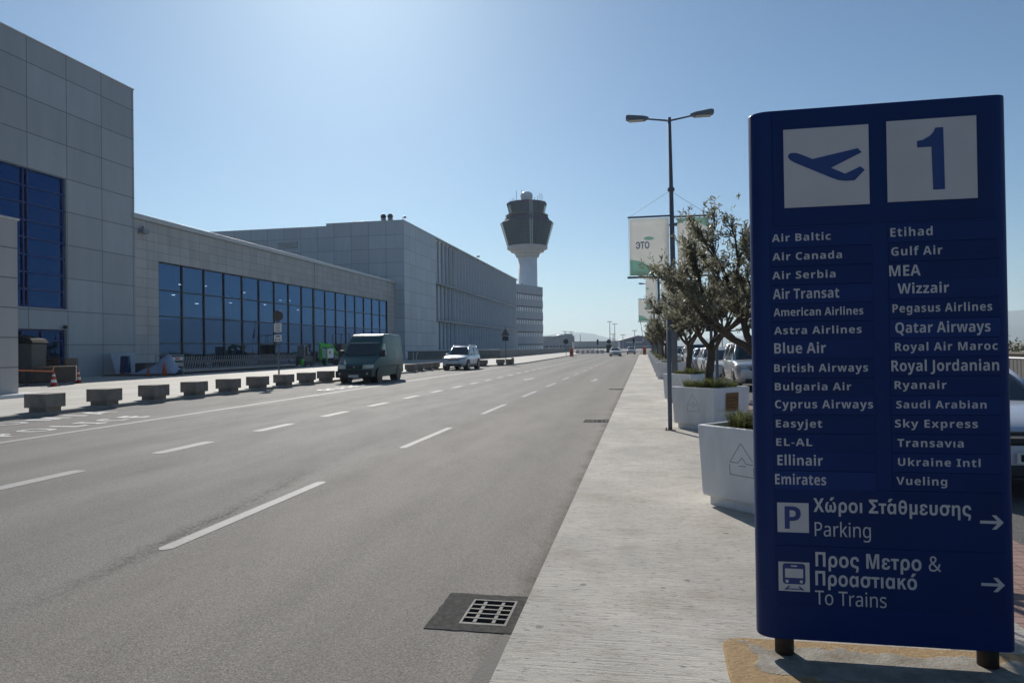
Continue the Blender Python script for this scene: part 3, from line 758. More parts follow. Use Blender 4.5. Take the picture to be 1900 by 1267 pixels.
names([('Etihad', 1.206, 1.396, 2.120, .042, 1), ('Gulf Air', 1.208, 1.438, 2.026, .041, 1), ('MEA', 1.197, 1.339, 1.925, .053, 2), ('Wizzair', 1.234, 1.464, 1.838, .050, 2), ('Pegasus Airlines', 1.209, 1.651, 1.746, .040, 1),
       ('Qatar Airways', 1.220, 1.642, 1.645, .051, 2), ('Royal Air Maroc', 1.217, 1.672, 1.557, .039, 1), ('Royal Jordanian', 1.199, 1.676, 1.457, .053, 2), ('Ryanair', 1.212, 1.445, 1.370, .038, 1), ('Saudi Arabian', 1.218, 1.618, 1.275, .036, 1),
       ('Sky Express', 1.210, 1.579, 1.181, .038, 1), ('Transavıa', 1.220, 1.515, 1.086, .038, 1), ('Ukraine Intl', 1.221, 1.587, .993, .037, 1), ('Vueling', 1.212, 1.439, .900, .038, 1)], 1.196, 1.684)
pk = slab(.643, 1.684, .584, .868, .004, 'parking_panel', M_ss[0], sg)
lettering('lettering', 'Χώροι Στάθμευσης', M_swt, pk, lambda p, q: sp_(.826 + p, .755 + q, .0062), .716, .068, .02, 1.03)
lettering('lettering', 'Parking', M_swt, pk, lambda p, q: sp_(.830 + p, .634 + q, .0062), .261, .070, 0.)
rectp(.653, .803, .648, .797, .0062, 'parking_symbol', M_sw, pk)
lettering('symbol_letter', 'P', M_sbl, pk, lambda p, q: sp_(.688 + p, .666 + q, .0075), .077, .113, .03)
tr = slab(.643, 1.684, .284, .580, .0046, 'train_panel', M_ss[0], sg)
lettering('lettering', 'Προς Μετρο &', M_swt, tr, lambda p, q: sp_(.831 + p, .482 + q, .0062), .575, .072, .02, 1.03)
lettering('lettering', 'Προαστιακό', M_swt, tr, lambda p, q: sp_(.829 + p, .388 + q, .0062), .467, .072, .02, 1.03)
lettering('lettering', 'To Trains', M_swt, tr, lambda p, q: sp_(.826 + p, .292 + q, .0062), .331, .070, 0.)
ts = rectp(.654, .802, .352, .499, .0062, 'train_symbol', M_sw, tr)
def rr(x0, x1, z0, z1, r): 
    o = []
    for cx, cz, a0 in ((x0 + r, z0 + r, 180), (x1 - r, z0 + r, 270), (x1 - r, z1 - r, 0), (x0 + r, z1 - r, 90)):
        for i in range(5): a = R(a0 + i * 22.5); o.append((cx + r * math.cos(a), cz + r * math.sin(a)))
    return o
f = MB()
f.quad(*[sp_(x, z, .0072) for x, z in rr(.674, .782, .388, .492, .014)])
f.quad(sp_(.7, .378, .0072), sp_(.71, .378, .0072), sp_(.69, .358, .0072), sp_(.68, .358, .0072)); f.quad(sp_(.746, .378, .0072), sp_(.756, .378, .0072), sp_(.776, .358, .0072), sp_(.766, .358, .0072))
f.quad(sp_(.685, .361, .0074), sp_(.771, .361, .0074), sp_(.771, .366, .0074), sp_(.685, .366, .0074))
f.build('train_outline', M_sbl, ts)
f = MB(); f.quad(*[sp_(x, z, .0082) for x, z in rr(.685, .771, .42, .466, .004)]); f.quad(*[sp_(x, z, .0082) for x, z in rr(.713, .743, .476, .483, .003)])
for cx in (.694, .762): f.quad(*[sp_(cx + .008 * math.cos(i * .63), .402 + .008 * math.sin(i * .63), .0082) for i in range(10)])
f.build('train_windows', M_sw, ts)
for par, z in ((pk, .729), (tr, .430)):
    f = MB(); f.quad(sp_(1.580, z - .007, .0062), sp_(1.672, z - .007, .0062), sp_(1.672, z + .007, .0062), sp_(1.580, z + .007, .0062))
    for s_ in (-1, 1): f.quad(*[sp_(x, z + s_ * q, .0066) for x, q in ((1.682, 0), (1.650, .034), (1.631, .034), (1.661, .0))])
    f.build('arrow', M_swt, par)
# ochre painted island under the sign
m, nt, out = new_mat('ochre_island'); k = NT(nt); co = k.coord()
sp = k.n('ShaderNodeSeparateXYZ'); tc = k.n('ShaderNodeTexCoord'); nt.links.new(tc.outputs['Object'], sp.inputs[0])
nz = k.math('MULTIPLY_ADD', k.noise(co, 5.5, 6, .65), .34, -.17)
dx = k.math('SUBTRACT', k.math('ABSOLUTE', k.math('SUBTRACT', sp.outputs[0], 1.22)), .70); dy = k.math('SUBTRACT', k.math('ABSOLUTE', k.math('SUBTRACT', sp.outputs[1], 3.66)), .165)
msk = k.ramp(k.math('ADD', k.math('MAXIMUM', dx, dy), nz), .012, -.006)
och = k.mix(k.ramp(k.noise(co, 30, 5, .75), .35, .7), (.26, .17, .08), (.4, .275, .14))
gry = k.mix(k.ramp(k.noise(co, 7, 6, .7), .35, .65), (.34, .32, .28), (.2, .17, .13))
gry = k.mix(k.math('MULTIPLY', k.ramp(k.noise(co, 42, 3), .66, .7), .6), gry, (.06, .05, .04))
k.bsdf(out, k.mix(msk, och, gry), .85, 0., .3, k.bump(k.math('ADD', k.noise(co, 60, 4), k.math('MULTIPLY', msk, .8)), .6, .01))
isl = [(.40, 2.9), (.375, 3.5), (.385, 3.84), (.42, 3.9), (.5, 3.925), (2.02, 3.935), (2.04, 3.9), (2.04, 2.9)]
tag(MB().prism(isl, -.02, .012, .99).build('sign_island', m, bevel=.006), 'low ochre painted concrete island the blue sign stands on', 'traffic island')

# ------------------------------------------------------------------ drains
M_iron = simple('cast_iron', (.065, .062, .058), .7, .1, .4, 14)
M_patch = simple('dark_mortar', (.06, .058, .055), .9, 0, .6, 22, .5, 60, spec=.1)
M_hole = simple('drain_pit', (.004, .004, .004), .95, spec=0.)
def drain(x0, x1, y0, y1, label, pit=False):
    cx, cy = (x0 + x1) / 2, (y0 + y1) / 2
    t = thing('storm_drain', label, 'drain', (cx, cy, RZ)); hx, hy = (x1 - x0) / 2, (y1 - y0) / 2
    gx0, gx1, gy0, gy1 = -.1, .2, -.2, .22
    r_ = random.Random(3)
    def rag(p, q, n=9): return [(p[0] + (q[0] - p[0]) * i / n + (r_.uniform(-.006, .006) if i else 0), p[1] + (q[1] - p[1]) * i / n + (r_.uniform(-.006, .006) if i else 0)) for i in range(n)]
    out_ = rag((-hx, -hy), (hx, -hy)) + [(hx, -hy), (hx, hy)] + rag((hx, hy), (-hx, hy))[1:] + rag((-hx, hy), (-hx, -hy))
    f = MB(); inn = []
    for x, y in out_:                          # ring of mortar between the ragged outline and the pit
        k_ = max(abs(x) / hx, abs(y) / hy); ux, uy = x / hx / k_, y / hy / k_
        inn.append(((gx0 + gx1) / 2 + ux * (gx1 - gx0) / 2, (gy0 + gy1) / 2 + uy * (gy1 - gy0) / 2))
    f.grid([[(x, y, .0) for x, y in out_ + out_[:1]], [(x, y, .005) for x, y in out_ + out_[:1]], [(x, y, .005) for x, y in inn + inn[:1]]])
    if pit: f.grid([[(x, y, .005) for x, y in inn + inn[:1]], [(x, y, -.34) for x, y in inn + inn[:1]]]); f.quad(*[(x, y, -.34) for x, y in inn])
    f.build('concrete_surround', M_patch, t)
    if not pit: MB().box(gx0, gx1, gy0, gy1, .002, .0054).build('drain_opening', M_hole, t)
    zt = .004 if pit else .0078; zb = -.03 if pit else .0056
    f = MB(); f.box(gx0 + .001, gx0 + .016, gy0 + .001, gy1 - .001, zb, zt); f.box(gx1 - .016, gx1 - .001, gy0 + .001, gy1 - .001, zb, zt)
    f.box(gx0 + .016, gx1 - .016, gy0 + .001, gy0 + .028, zb, zt - .0005); f.box(gx0 + .016, gx1 - .016, gy1 - .02, gy1 - .001, zb, zt - .0005)
    for i in range(1, 5):
        y = gy0 + .03 + (gy1 - gy0 - .05) * i / 5; f.box(gx0 + .016, gx1 - .016, y - .0085, y + .0085, zb, zt - .001)
    for i in range(5):
        y = gy0 + .03 + (gy1 - gy0 - .05) * (i + .5) / 5
        for x in (-.01, .11): f.box(x - .011, x + .011, y - .024, y + .024, zb, zt - .003)
    f.build('grate', M_iron, t)
    return t
drain(-1.34, -.762, 4.03, 4.64, 'nearest iron storm drain grate in a dark square of the gutter', True)
drain(-1.36, -.762, 15.5, 16.1, 'middle storm drain grate by the kerb beside the second planter')
drain(-1.36, -.762, 27.2, 27.8, 'far storm drain grate by the kerb past the third planter')
mp_ = MB(); mp_.quad((-1.0, 2.4, RZ + .003), (-.762, 2.4, RZ + .003), (-.762, 4.02, RZ + .003), (-.84, 4.02, RZ + .003)); struct(mp_.build('gutter_patch', simple('gutter_mortar', (.12, .115, .105), .85, 0, .3, 10, .5, 60)))

# ================================================================== PLANTERS, GRASS, OLIVE TREES
M_plant = simple('planter_white_concrete', (.73, .73, .72), .7, 0, .12, 3.5, .2, 90, stretch=(1, 1, .35))
M_soil = simple('soil', (.05, .035, .022), .95, 0, .3, 20, .6, 40)
M_line = simple('engraved_groove', (.22, .22, .22), .8)
M_brown = simple('brown_wooden_plaque', (.21, .10, .025), .5, 0, .3, 3, stretch=(1, 1, 8))
M_grass = leaf_mat('grass_blade', (.035, .055, .012), (.16, .17, .05), .35)
M_bark = simple('olive_bark', (.085, .068, .052), .9, 0, .35, 9, .8, 30, stretch=(1, 1, .35))
M_leaf = leaf_mat('olive_leaf', (.07, .072, .04), (.24, .23, .165), .42)
HEX = [(.73 * math.cos(R(a)), .73 * math.sin(R(a))) for a in (270, 0, 90, 180)]
def planter_parts(t, plaque=False):
    f = MB(); n = 6
    def ringz(k, z): return [(x * k, y * k, z) for x, y in HEX] + [(HEX[0][0] * k, HEX[0][1] * k, z)]
    f.grid([ringz(.85, .0), ringz(.85, .09)]); f.grid([ringz(.84, .0905), ringz(.935, .0905), ringz(.95, .125), ringz(1.0, .785), ringz(.992, .80), ringz(.90, .80), ringz(.89, .72)])
    f.build('planter_bowl', M_plant, t, bevel=.022, seg=3)
    MB().quad(*[(x * .912, y * .912, .735) for x, y in HEX]).build('soil', M_soil, t)
    # engraved emblem on the left front face (between corner 210 and corner 270)
    a, b = Vector((HEX[3][0], HEX[3][1], 0)), Vector((HEX[0][0], HEX[0][1], 0)); e = (b - a).normalized(); nrm = Vector((e.y, -e.x, 0)); c = (a + b) / 2
    def tpr(z): return (.95 + (z - .125) * .05 / .66)
    def q(s_, z): p = c * tpr(z) + e * s_ + nrm * .002; return (p.x, p.y, z)
    segs = [((-.13, .47), (.0, .66)), ((0, .66), (.13, .5)), ((-.13, .47), (-.04, .47)), ((-.04, .47), (.01, .525)), ((.01, .525), (.055, .47)), ((.055, .47), (.135, .47)), ((-.135, .445), (-.135, .35)), ((-.135, .35), (.135, .35)), ((.135, .35), (.135, .445)), ((-.03, .445), (.05, .445))]
    f = MB()
    for (s0, z0), (s1, z1) in segs:
        d = Vector((s1 - s0, z1 - z0)).normalized(); px, pz = -d.y * .003, d.x * .003
        f.quad(q(s0 - px, z0 - pz), q(s1 - px, z1 - pz), q(s1 + px, z1 + pz), q(s0 + px, z0 + pz))
    f.build('engraved_emblem', M_line, t, fix=False)
    if plaque:
        a, b = Vector((HEX[0][0], HEX[0][1], 0)), Vector((HEX[1][0], HEX[1][1], 0)); e = (b - a).normalized(); nrm = Vector((e.y, -e.x, 0)); c = (a + b) / 2
        def q2(s_, z, o): p = c * tpr(z) + e * s_ + nrm * o; return (p.x, p.y, z)
        f = MB(); f.grid([[q2(-.19, .35, .0), q2(.17, .35, 0)], [q2(-.19, .35, .014), q2(.17, .35, .014)], [q2(-.19, .7, .014), q2(.17, .7, .014)], [q2(-.19, .7, .0), q2(.17, .7, 0)]])
        pl = f.build('plaque', M_brown, t)
        f = MB()
        for z in (.42, .47, .54, .6): f.quad(q2(-.16, z, .0155), q2(.14, z, .0155), q2(.14, z + .018, .0155), q2(-.16, z + .018, .0155))
        f.build('plaque_text', simple('plaque_dark_text', (.1, .045, .012), .6), pl)

def grass_mesh(seed, n=1500):
    r = random.Random(seed); f = MB()
    tufts = [(-.36, -.06, 1.), (-.2, -.24, .95), (.0, -.42, 1.05), (.22, -.24, .9), (.38, -.05, .85), (-.2, .2, .9), (.2, .22, 1.), (.02, .38, .8), (-.05, -.2, 1.1)]
    tufts = [(x + r.uniform(-.05, .05), y + r.uniform(-.05, .05), q * r.uniform(.75, 1.1)) for x, y, q in tufts]
    for i in range(n):
        cx, cy, s_ = r.choice(tufts); a = r.uniform(0, 6.283); rad = r.random() ** .5 * .09
        L = r.uniform(.2, .36) * s_; lean = r.uniform(.15, 1.25)
        d = Vector((math.cos(a), math.sin(a), 0)); p0 = Vector((cx + rad * math.cos(a), cy + rad * math.sin(a), .73))
        p1 = p0 + d * L * .35 * lean * .6 + Vector((0, 0, L * .55)); p2 = p0 + d * L * (.35 + .5 * lean) + Vector((0, 0, L * (.85 - .45 * lean * .7)))
        w = Vector((-d.y, d.x, 0)) * r.uniform(.0022, .004)
        b = len(f.v); f.v += [tuple(p0 - w), tuple(p0 + w), tuple(p1 + w * .9), tuple(p1 - w * .9), tuple(p2)]
        f.f += [(b, b + 1, b + 2, b + 3), (b + 3, b + 2, b + 4)]
    return f
def olive(seed, parent, nleaf=13000, lean=(-.1, 0), zsplit=1.75, top=3.25, R0=1.2, scale_leaf=1.):
    """local origin on the soil (z = .74 of the planter); crown built of twigs carrying narrow leaves"""
    r = random.Random(seed); tr = MB(); br = MB(); twigs = []
    base = Vector((0, 0, .70)); fork = Vector((lean[0], lean[1], zsplit))
    path = [base, base.lerp(fork, .35) + Vector((r.uniform(-.03, .03), 0, 0)), base.lerp(fork, .7) + Vector((r.uniform(-.04, .04), .02, 0)), fork]
    tr.tube([base - Vector((0, 0, .05))] + path, [.125, .095, .082, .078, .08], 10)
    def branch(p, d, L, rad, lvl):
        n = 4; pts = [p]; q = p.copy(); dd = d.copy()
        for i in range(n):
            dd = (dd + Vector((r.uniform(-.28, .28), r.uniform(-.28, .28), r.uniform(-.12, .2)))).normalized()
            q = q + dd * L / n; pts.append(q.copy())
        tr.tube(pts, [rad * (1 - .14 * i) for i in range(n + 1)], 7 if lvl < 2 else 5)
        if lvl >= 3:
            twigs.append((pts, dd)); return
        k = (3, 3, 4)[lvl]
        for j in range(k):
            t = .35 + .65 * (j + r.random() * .6) / k; i0 = min(int(t * n), n - 1); s_ = pts[i0].lerp(pts[i0 + 1], t * n - i0 if t * n - i0 < 1 else 1)
            nd = (dd + Vector((r.uniform(-1, 1), r.uniform(-1, 1), r.uniform(-.45, .75))) * .85).normalized()
            branch(s_, nd, L * r.uniform(.5, .68), rad * .55, lvl + 1)
        branch(pts[-1], dd, L * .55, rad * .5, lvl + 1)
    nb = 5
    for j in range(nb):
        a = 6.283 * j / nb + r.uniform(-.3, .3)
        d = Vector((math.cos(a) * .85, math.sin(a) * .8, r.uniform(.55, .95))).normalized()
        branch(fork - Vector((0, 0, .04 * j)), d, r.uniform(.62, .8) * R0 / 1.2, r.uniform(.042, .055), 0)
    tr.build('trunk', M_bark, parent, True)
    f = MB(); per = max(4, int(nleaf / max(1, len(twigs))))
    for pts, dd in twigs:
        ext = pts[-1] + (dd + Vector((r.uniform(-.4, .4), r.uniform(-.4, .4), r.uniform(-.3, .3)))).normalized() * r.uniform(.1, .22)
        chain = pts + [ext]
        f_d = r.uniform(.5, 1.5)
        for i in range(int(per * f_d)):
            t = r.random() ** .7 * (len(chain) - 1); i0 = min(int(t), len(chain) - 2); p = chain[i0].lerp(chain[i0 + 1], t - i0)
            ax_ = (chain[i0 + 1] - chain[i0]).normalized()
            d = (ax_ * .7 + Vector((r.gauss(0, 1), r.gauss(0, 1), r.gauss(.15, .9))) * .55).normalized()
            L = r.uniform(.038, .062) * scale_leaf; w = d.cross(Vector((r.gauss(0, 1), r.gauss(0, 1), r.gauss(0, 1)))).normalized() * L * .13
            p = p + Vector((r.gauss(0, .014), r.gauss(0, .014), r.gauss(0, .014)))
            m1 = p + d * L * .45; b = len(f.v)
            f.v += [tuple(p), tuple(m1 + w), tuple(p + d * L), tuple(m1 - w)]; f.f.append((b, b + 1, b + 2, b + 3))
    f.build('crown', M_leaf, parent, fix=False)
PL = [7.2, 13.8, 20.05, 33.9, 40.2, 46.5, 52.8, 59.1, 65.4, 78, 84.3, 90.6]
ordn = ['nearest', 'second', 'third', 'fourth', 'fifth', 'sixth', 'seventh', 'eighth', 'ninth', 'tenth', 'eleventh', 'twelfth']
protoP = protoT = protoG = None
treeprotos = []
for i, y in enumerate(PL):
    lab = {0: 'nearest white square planter, half hidden by the blue sign', 1: 'white square planter with a brown plaque on its right face'}.get(i, 'white square concrete planter, %s from the blue sign' % ordn[i])
    if i in (0, 1):
        t = thing('planter', lab, 'planter', (1.25, y, 0), 0, 'white planters along the pavement'); planter_parts(t, i == 1)
        if i == 0: protoP = t
    else: dup(protoP, (1.25, y, 0), 0, lab)
    lab = 'spiky green grass growing in the ' + ('nearest planter by the sign' if i == 0 else 'planter with the brown plaque' if i == 1 else '%s planter from the sign' % ordn[i])
    if i < 3:
        t = thing('ornamental_grass', lab, 'grass', (1.25, y, 0), 0, 'grass clumps in the planters'); grass_mesh(20 + i, 2600 if i == 0 else 1900).build('grass_blades', M_grass, t, fix=False); protoG = t
    else: dup(protoG, (1.25, y, 0), i * 2.1, lab)
    lab = {0: 'nearest olive tree, its forked trunk partly behind the blue sign', 1: 'olive tree in the planter with the brown plaque'}.get(i, 'grey-green olive tree in the %s planter from the sign' % ordn[i])
    if i < 3:
        t = thing('olive_tree', lab, 'tree', (1.25, y, 0), 0, 'olive trees in the planters')
        olive(3 + i * 11, t, (21000, 21000, 17000)[i], ((-.14, -.05), (.02, 0), (0, .05))[i], (1.6, 1.62, 1.66)[i], 3.2, (1.24, 1.36, 1.4)[i], (1.08, 1.3, 1.5)[i]); treeprotos.append(t)
    else: dup(treeprotos[1 + i % 2], (1.25, y, 0), i * 1.9, lab)

# ================================================================== LAMP POSTS AND BANNERS
M_lum = simple('luminaire_grey', (.2, .205, .215), .5, .2)
def lamp_post(y, label):
    t = thing('street_lamp', label, 'street lamp', (1.08, y, 0), 0, 'double street lamps along the pavement')
    MB().tube([(0.03, 0, 0), (.03, 0, 4.0), (-.02, 0, 9.98)], [.115, .1, .062], 12).build('pole', M_pole, t, True)
    MB().box(-.2, .26, -.2, .2, 0, .03).build('base_plate', M_steel, t)
    for s_ in (-1, 1):
        a = MB().tube([(-.02, 0, 9.86), (-.02 + s_ * .9, 0, 10.0)], [.035, .03], 8).build('arm', M_pole, t)
        h = MB()
        h.grid([[(-.02 + s_ * (.75), yy * .5, 9.98 + zz * .7) for yy, zz in ((-.1, 0), (.1, 0), (.1, .1), (-.1, .1), (-.1, 0))],
                [(-.02 + s_ * (.9), yy, 9.97 + zz) for yy, zz in ((-.14, -.03), (.14, -.03), (.1, .12), (-.1, .12), (-.14, -.03))],
                [(-.02 + s_ * (1.5), yy, 10.04 + zz) for yy, zz in ((-.16, -.06), (.16, -.06), (.1, .13), (-.1, .13), (-.16, -.06))],
                [(-.02 + s_ * (1.58), yy, 10.06 + zz) for yy, zz in ((-.12, -.05), (.12, -.05), (.08, .08), (-.08, .08), (-.12, -.05))]])
        h.build('luminaire', M_lum, a, bevel=.01)
        MB().box(min(-.02 + s_ * .95, -.02 + s_ * 1.47), max(-.02 + s_ * .95, -.02 + s_ * 1.47), -.12, .12, 9.93, 9.955).build('lamp_lens', M_trim, a)
    MB().lathe([(.1, 7.25), (.13, 7.28), (.13, 7.36), (.1, 7.4)], 10).build('wire_clamp', M_pole, t)
    return t
M_ban = None
def banner_mat(name, base, green, wave):
    m, nt, out = new_mat(name); k = NT(nt)
    tc = k.n('ShaderNodeTexCoord'); sp = k.n('ShaderNodeSeparateXYZ'); nt.links.new(tc.outputs['Object'], sp.inputs[0])
    xp = k.math('ADD', sp.outputs[0], 1.53)
    if wave < 1: e = k.math('MULTIPLY_ADD', k.math('POWER', k.math('DIVIDE', xp, 1.08), 2.2), -.6, .58); g_ = k.ramp(k.math('SUBTRACT', sp.outputs[2], e), .008, -.008)
    else: e = k.math('MULTIPLY_ADD', k.math('SINE', k.math('MULTIPLY', sp.outputs[0], 2.6)), .22, 1.72); g_ = k.ramp(k.math('SUBTRACT', sp.outputs[2], e), -.008, .008)
    dl = k.math('ADD', k.math('POWER', k.math('MULTIPLY', k.math('SUBTRACT', k.math('ADD', sp.outputs[0], k.math('MULTIPLY', sp.outputs[2], .3)), -.42), 5.5), 2.), k.math('POWER', k.math('MULTIPLY', k.math('SUBTRACT', sp.outputs[2], 1.36), 15.), 2.))
    lf = k.ramp(dl, 1.05, .95)
    c = k.mix(k.math('MAXIMUM', g_, lf), base, green)
    c = k.mix(1., c, k.math('MULTIPLY_ADD', k.noise(k.coord(), 2., 4), .16, .9), 'MULTIPLY')
    d = k.n('ShaderNodeBsdfDiffuse'); nt.links.new(c, d.inputs[0]); t = k.n('ShaderNodeBsdfTranslucent'); nt.links.new(c, t.inputs[0])
    mx = k.n('ShaderNodeMixShader'); mx.inputs[0].default_value = .55
    nt.links.new(d.outputs[0], mx.inputs[1]); nt.links.new(t.outputs[0], mx.inputs[2]); nt.links.new(mx.outputs[0], out.inputs[0]); return m
M_banL = banner_mat('banner_print', (.8, .8, .77), (.42, .6, .53), .6)
M_banR = banner_mat('banner_print_right', (.8, .8, .77), (.42, .6, .53), 2.4)
M_btxt = simple('banner_blue_text', (.16, .24, .38), .6)
def banner(y, x0, x1, z0, z1, label, m, text=None):
    xo = max(x0, x1) if x0 < 1.08 else min(x0, x1)
    t = thing('banner', label, 'banner', (1.08, y - .02, z0), 0, 'advertising banners on the lamp posts'); H = z1 - z0
    a, b = x0 - 1.08, x1 - 1.08; lo, hi = min(a, b), max(a, b)
    rows = []
    for i in range(9):
        s_ = i / 8; rows.append([(lo + (hi - lo) * j / 6 , .03 * math.sin(3.1 * s_ + j * .5) * math.sin(math.pi * s_), H * s_) for j in range(7)])
    cl = MB().grid(rows).build('banner_cloth', m, t, True, fix=False)
    md = cl.modifiers.new('thick', 'SOLIDIFY'); md.thickness = .004
    out_ = lo if abs(lo) > abs(hi) else hi; sg_ = -1 if out_ < 0 else 1
    MB().tube([(0, 0, H + .06), (out_ + sg_ * .06, 0, H + .06)], .035, 8).build('top_bar', M_pole, t)
    MB().tube([(0, 0, -.07), (out_ + sg_ * .1, 0, -.07)], .04, 8).build('bottom_bar', M_pole, t)
    MB().tube([(-.0, 0, H + 1.0), (out_, 0, H + .08)], .006, 5).tube([(out_ + sg_ * .03, 0, H + .06), (out_ + sg_ * .03, 0, -.07)], .005, 5).build('stay_wire', M_steel, t)
    if text:
        lettering('lettering', text, M_btxt, cl, lambda p, q: (lo + .22 + p, -.04, H * .47 + q), .5, .16, .03)
for i, y in enumerate((26, 49.5, 72.5, 95.5)):
    lamp_post(y, ['nearest double-armed street lamp rising behind the third planter', 'second double-armed street lamp behind the olive crowns', 'third double-armed street lamp down the pavement', 'farthest double-armed street lamp by the barrier'][i])
banner(26, -.45, .98, 4.2, 6.3, 'large pale banner with green wave left of the nearest lamp', M_banL, 'ЭТО')
banner(26, 1.28, 2.4, 4.2, 6.25, 'green and white banner right of the nearest lamp', M_banR)
banner(49.5, .22, .98, 4.25, 6.4, 'narrow grey banner left of the second lamp', M_banL)
banner(49.5, 1.28, 2.3, 4.25, 6.4, 'banner right of the second lamp behind the olives', M_banR)
banner(72.5, -.45, .98, 4.15, 6.35, 'white banner left of the third lamp, lowest in the photo', M_banL)
banner(72.5, 1.28, 2.3, 4.15, 6.35, 'banner right of the third lamp behind the olives', M_banR)
t = thing('sign_pole', 'plain grey sign pole bolted to the pavement before the second planter', 'sign pole', (.53, 14.35, 0))
t.location = (.47, 13.35, 0)
MB().tube([(0, 0, 0), (0, 0, 2.08)], .04, 12).build('pole', M_pole, t, True)
MB().box(-.1, .1, -.07, .07, 0, .012).tube([(-.07, 0, .01), (-.07, 0, .05)], .014, 6).build('base_plate', simple('rusty_plate', (.2, .14, .09), .7, .3, .3), t)
for x, y, h, l in ((2.35, 21.5, 2.5, 'left one of two dark parking posts beside the third planter'), (2.62, 22.6, 2.9, 'right one of two dark parking posts beside the third planter')):
    t = thing('parking_post', l, 'post', (x - .35, y, 0)); MB().tube([(0, 0, 0), (0, 0, h)], .045, 8).build('pole', M_pole, t)
    MB().box(-.16, .16, -.04, -.0, h - .5, h - .06).build('sign_plate', M_dark, t, bevel=.01)

# ================================================================== VEHICLES
def wheels(t, ys, hw, r, tw_=.2, rim=M_alloy, n=5):
    for y in ys:
        for s_ in (-1, 1):
            x0, x1 = (hw - tw_, hw + .012) if s_ > 0 else (-hw - .012, -hw + tw_)
            w = MB().wheel(x0, x1, y, r, r, 26).build('wheel', M_black, t, False)
            f = MB(); xo = x1 + .002 if s_ > 0 else x0 - .002; xi = xo - s_ * .04
            f.wheel(min(xo, xi), max(xo, xi), y, r, r * .2, 12, bev=.005)
            for i in range(n):
                a = 6.283 * i / n + .3; d = Vector((0, math.cos(a), math.sin(a))); p = Vector((0, -math.sin(a), math.cos(a))) * r * .1
                q = [Vector((0, y, r)) + d * r * .12 - p, Vector((0, y, r)) + d * r * .12 + p, Vector((0, y, r)) + d * r * .66 + p * 1.3, Vector((0, y, r)) + d * r * .66 - p * 1.3]
                f.quad(*[(xo, v.y, v.z) for v in q])
            b = len(f.v)
            for rad in (.64, .7):
                for i in range(24): f.v.append((xo + s_ * .001, y + r * rad * math.cos(i * .2618), r + r * rad * math.sin(i * .2618)))
            for i in range(24): f.f.append((b + i, b + (i + 1) % 24, b + 24 + (i + 1) % 24, b + 24 + i))
            f.build('rim', rim, w)
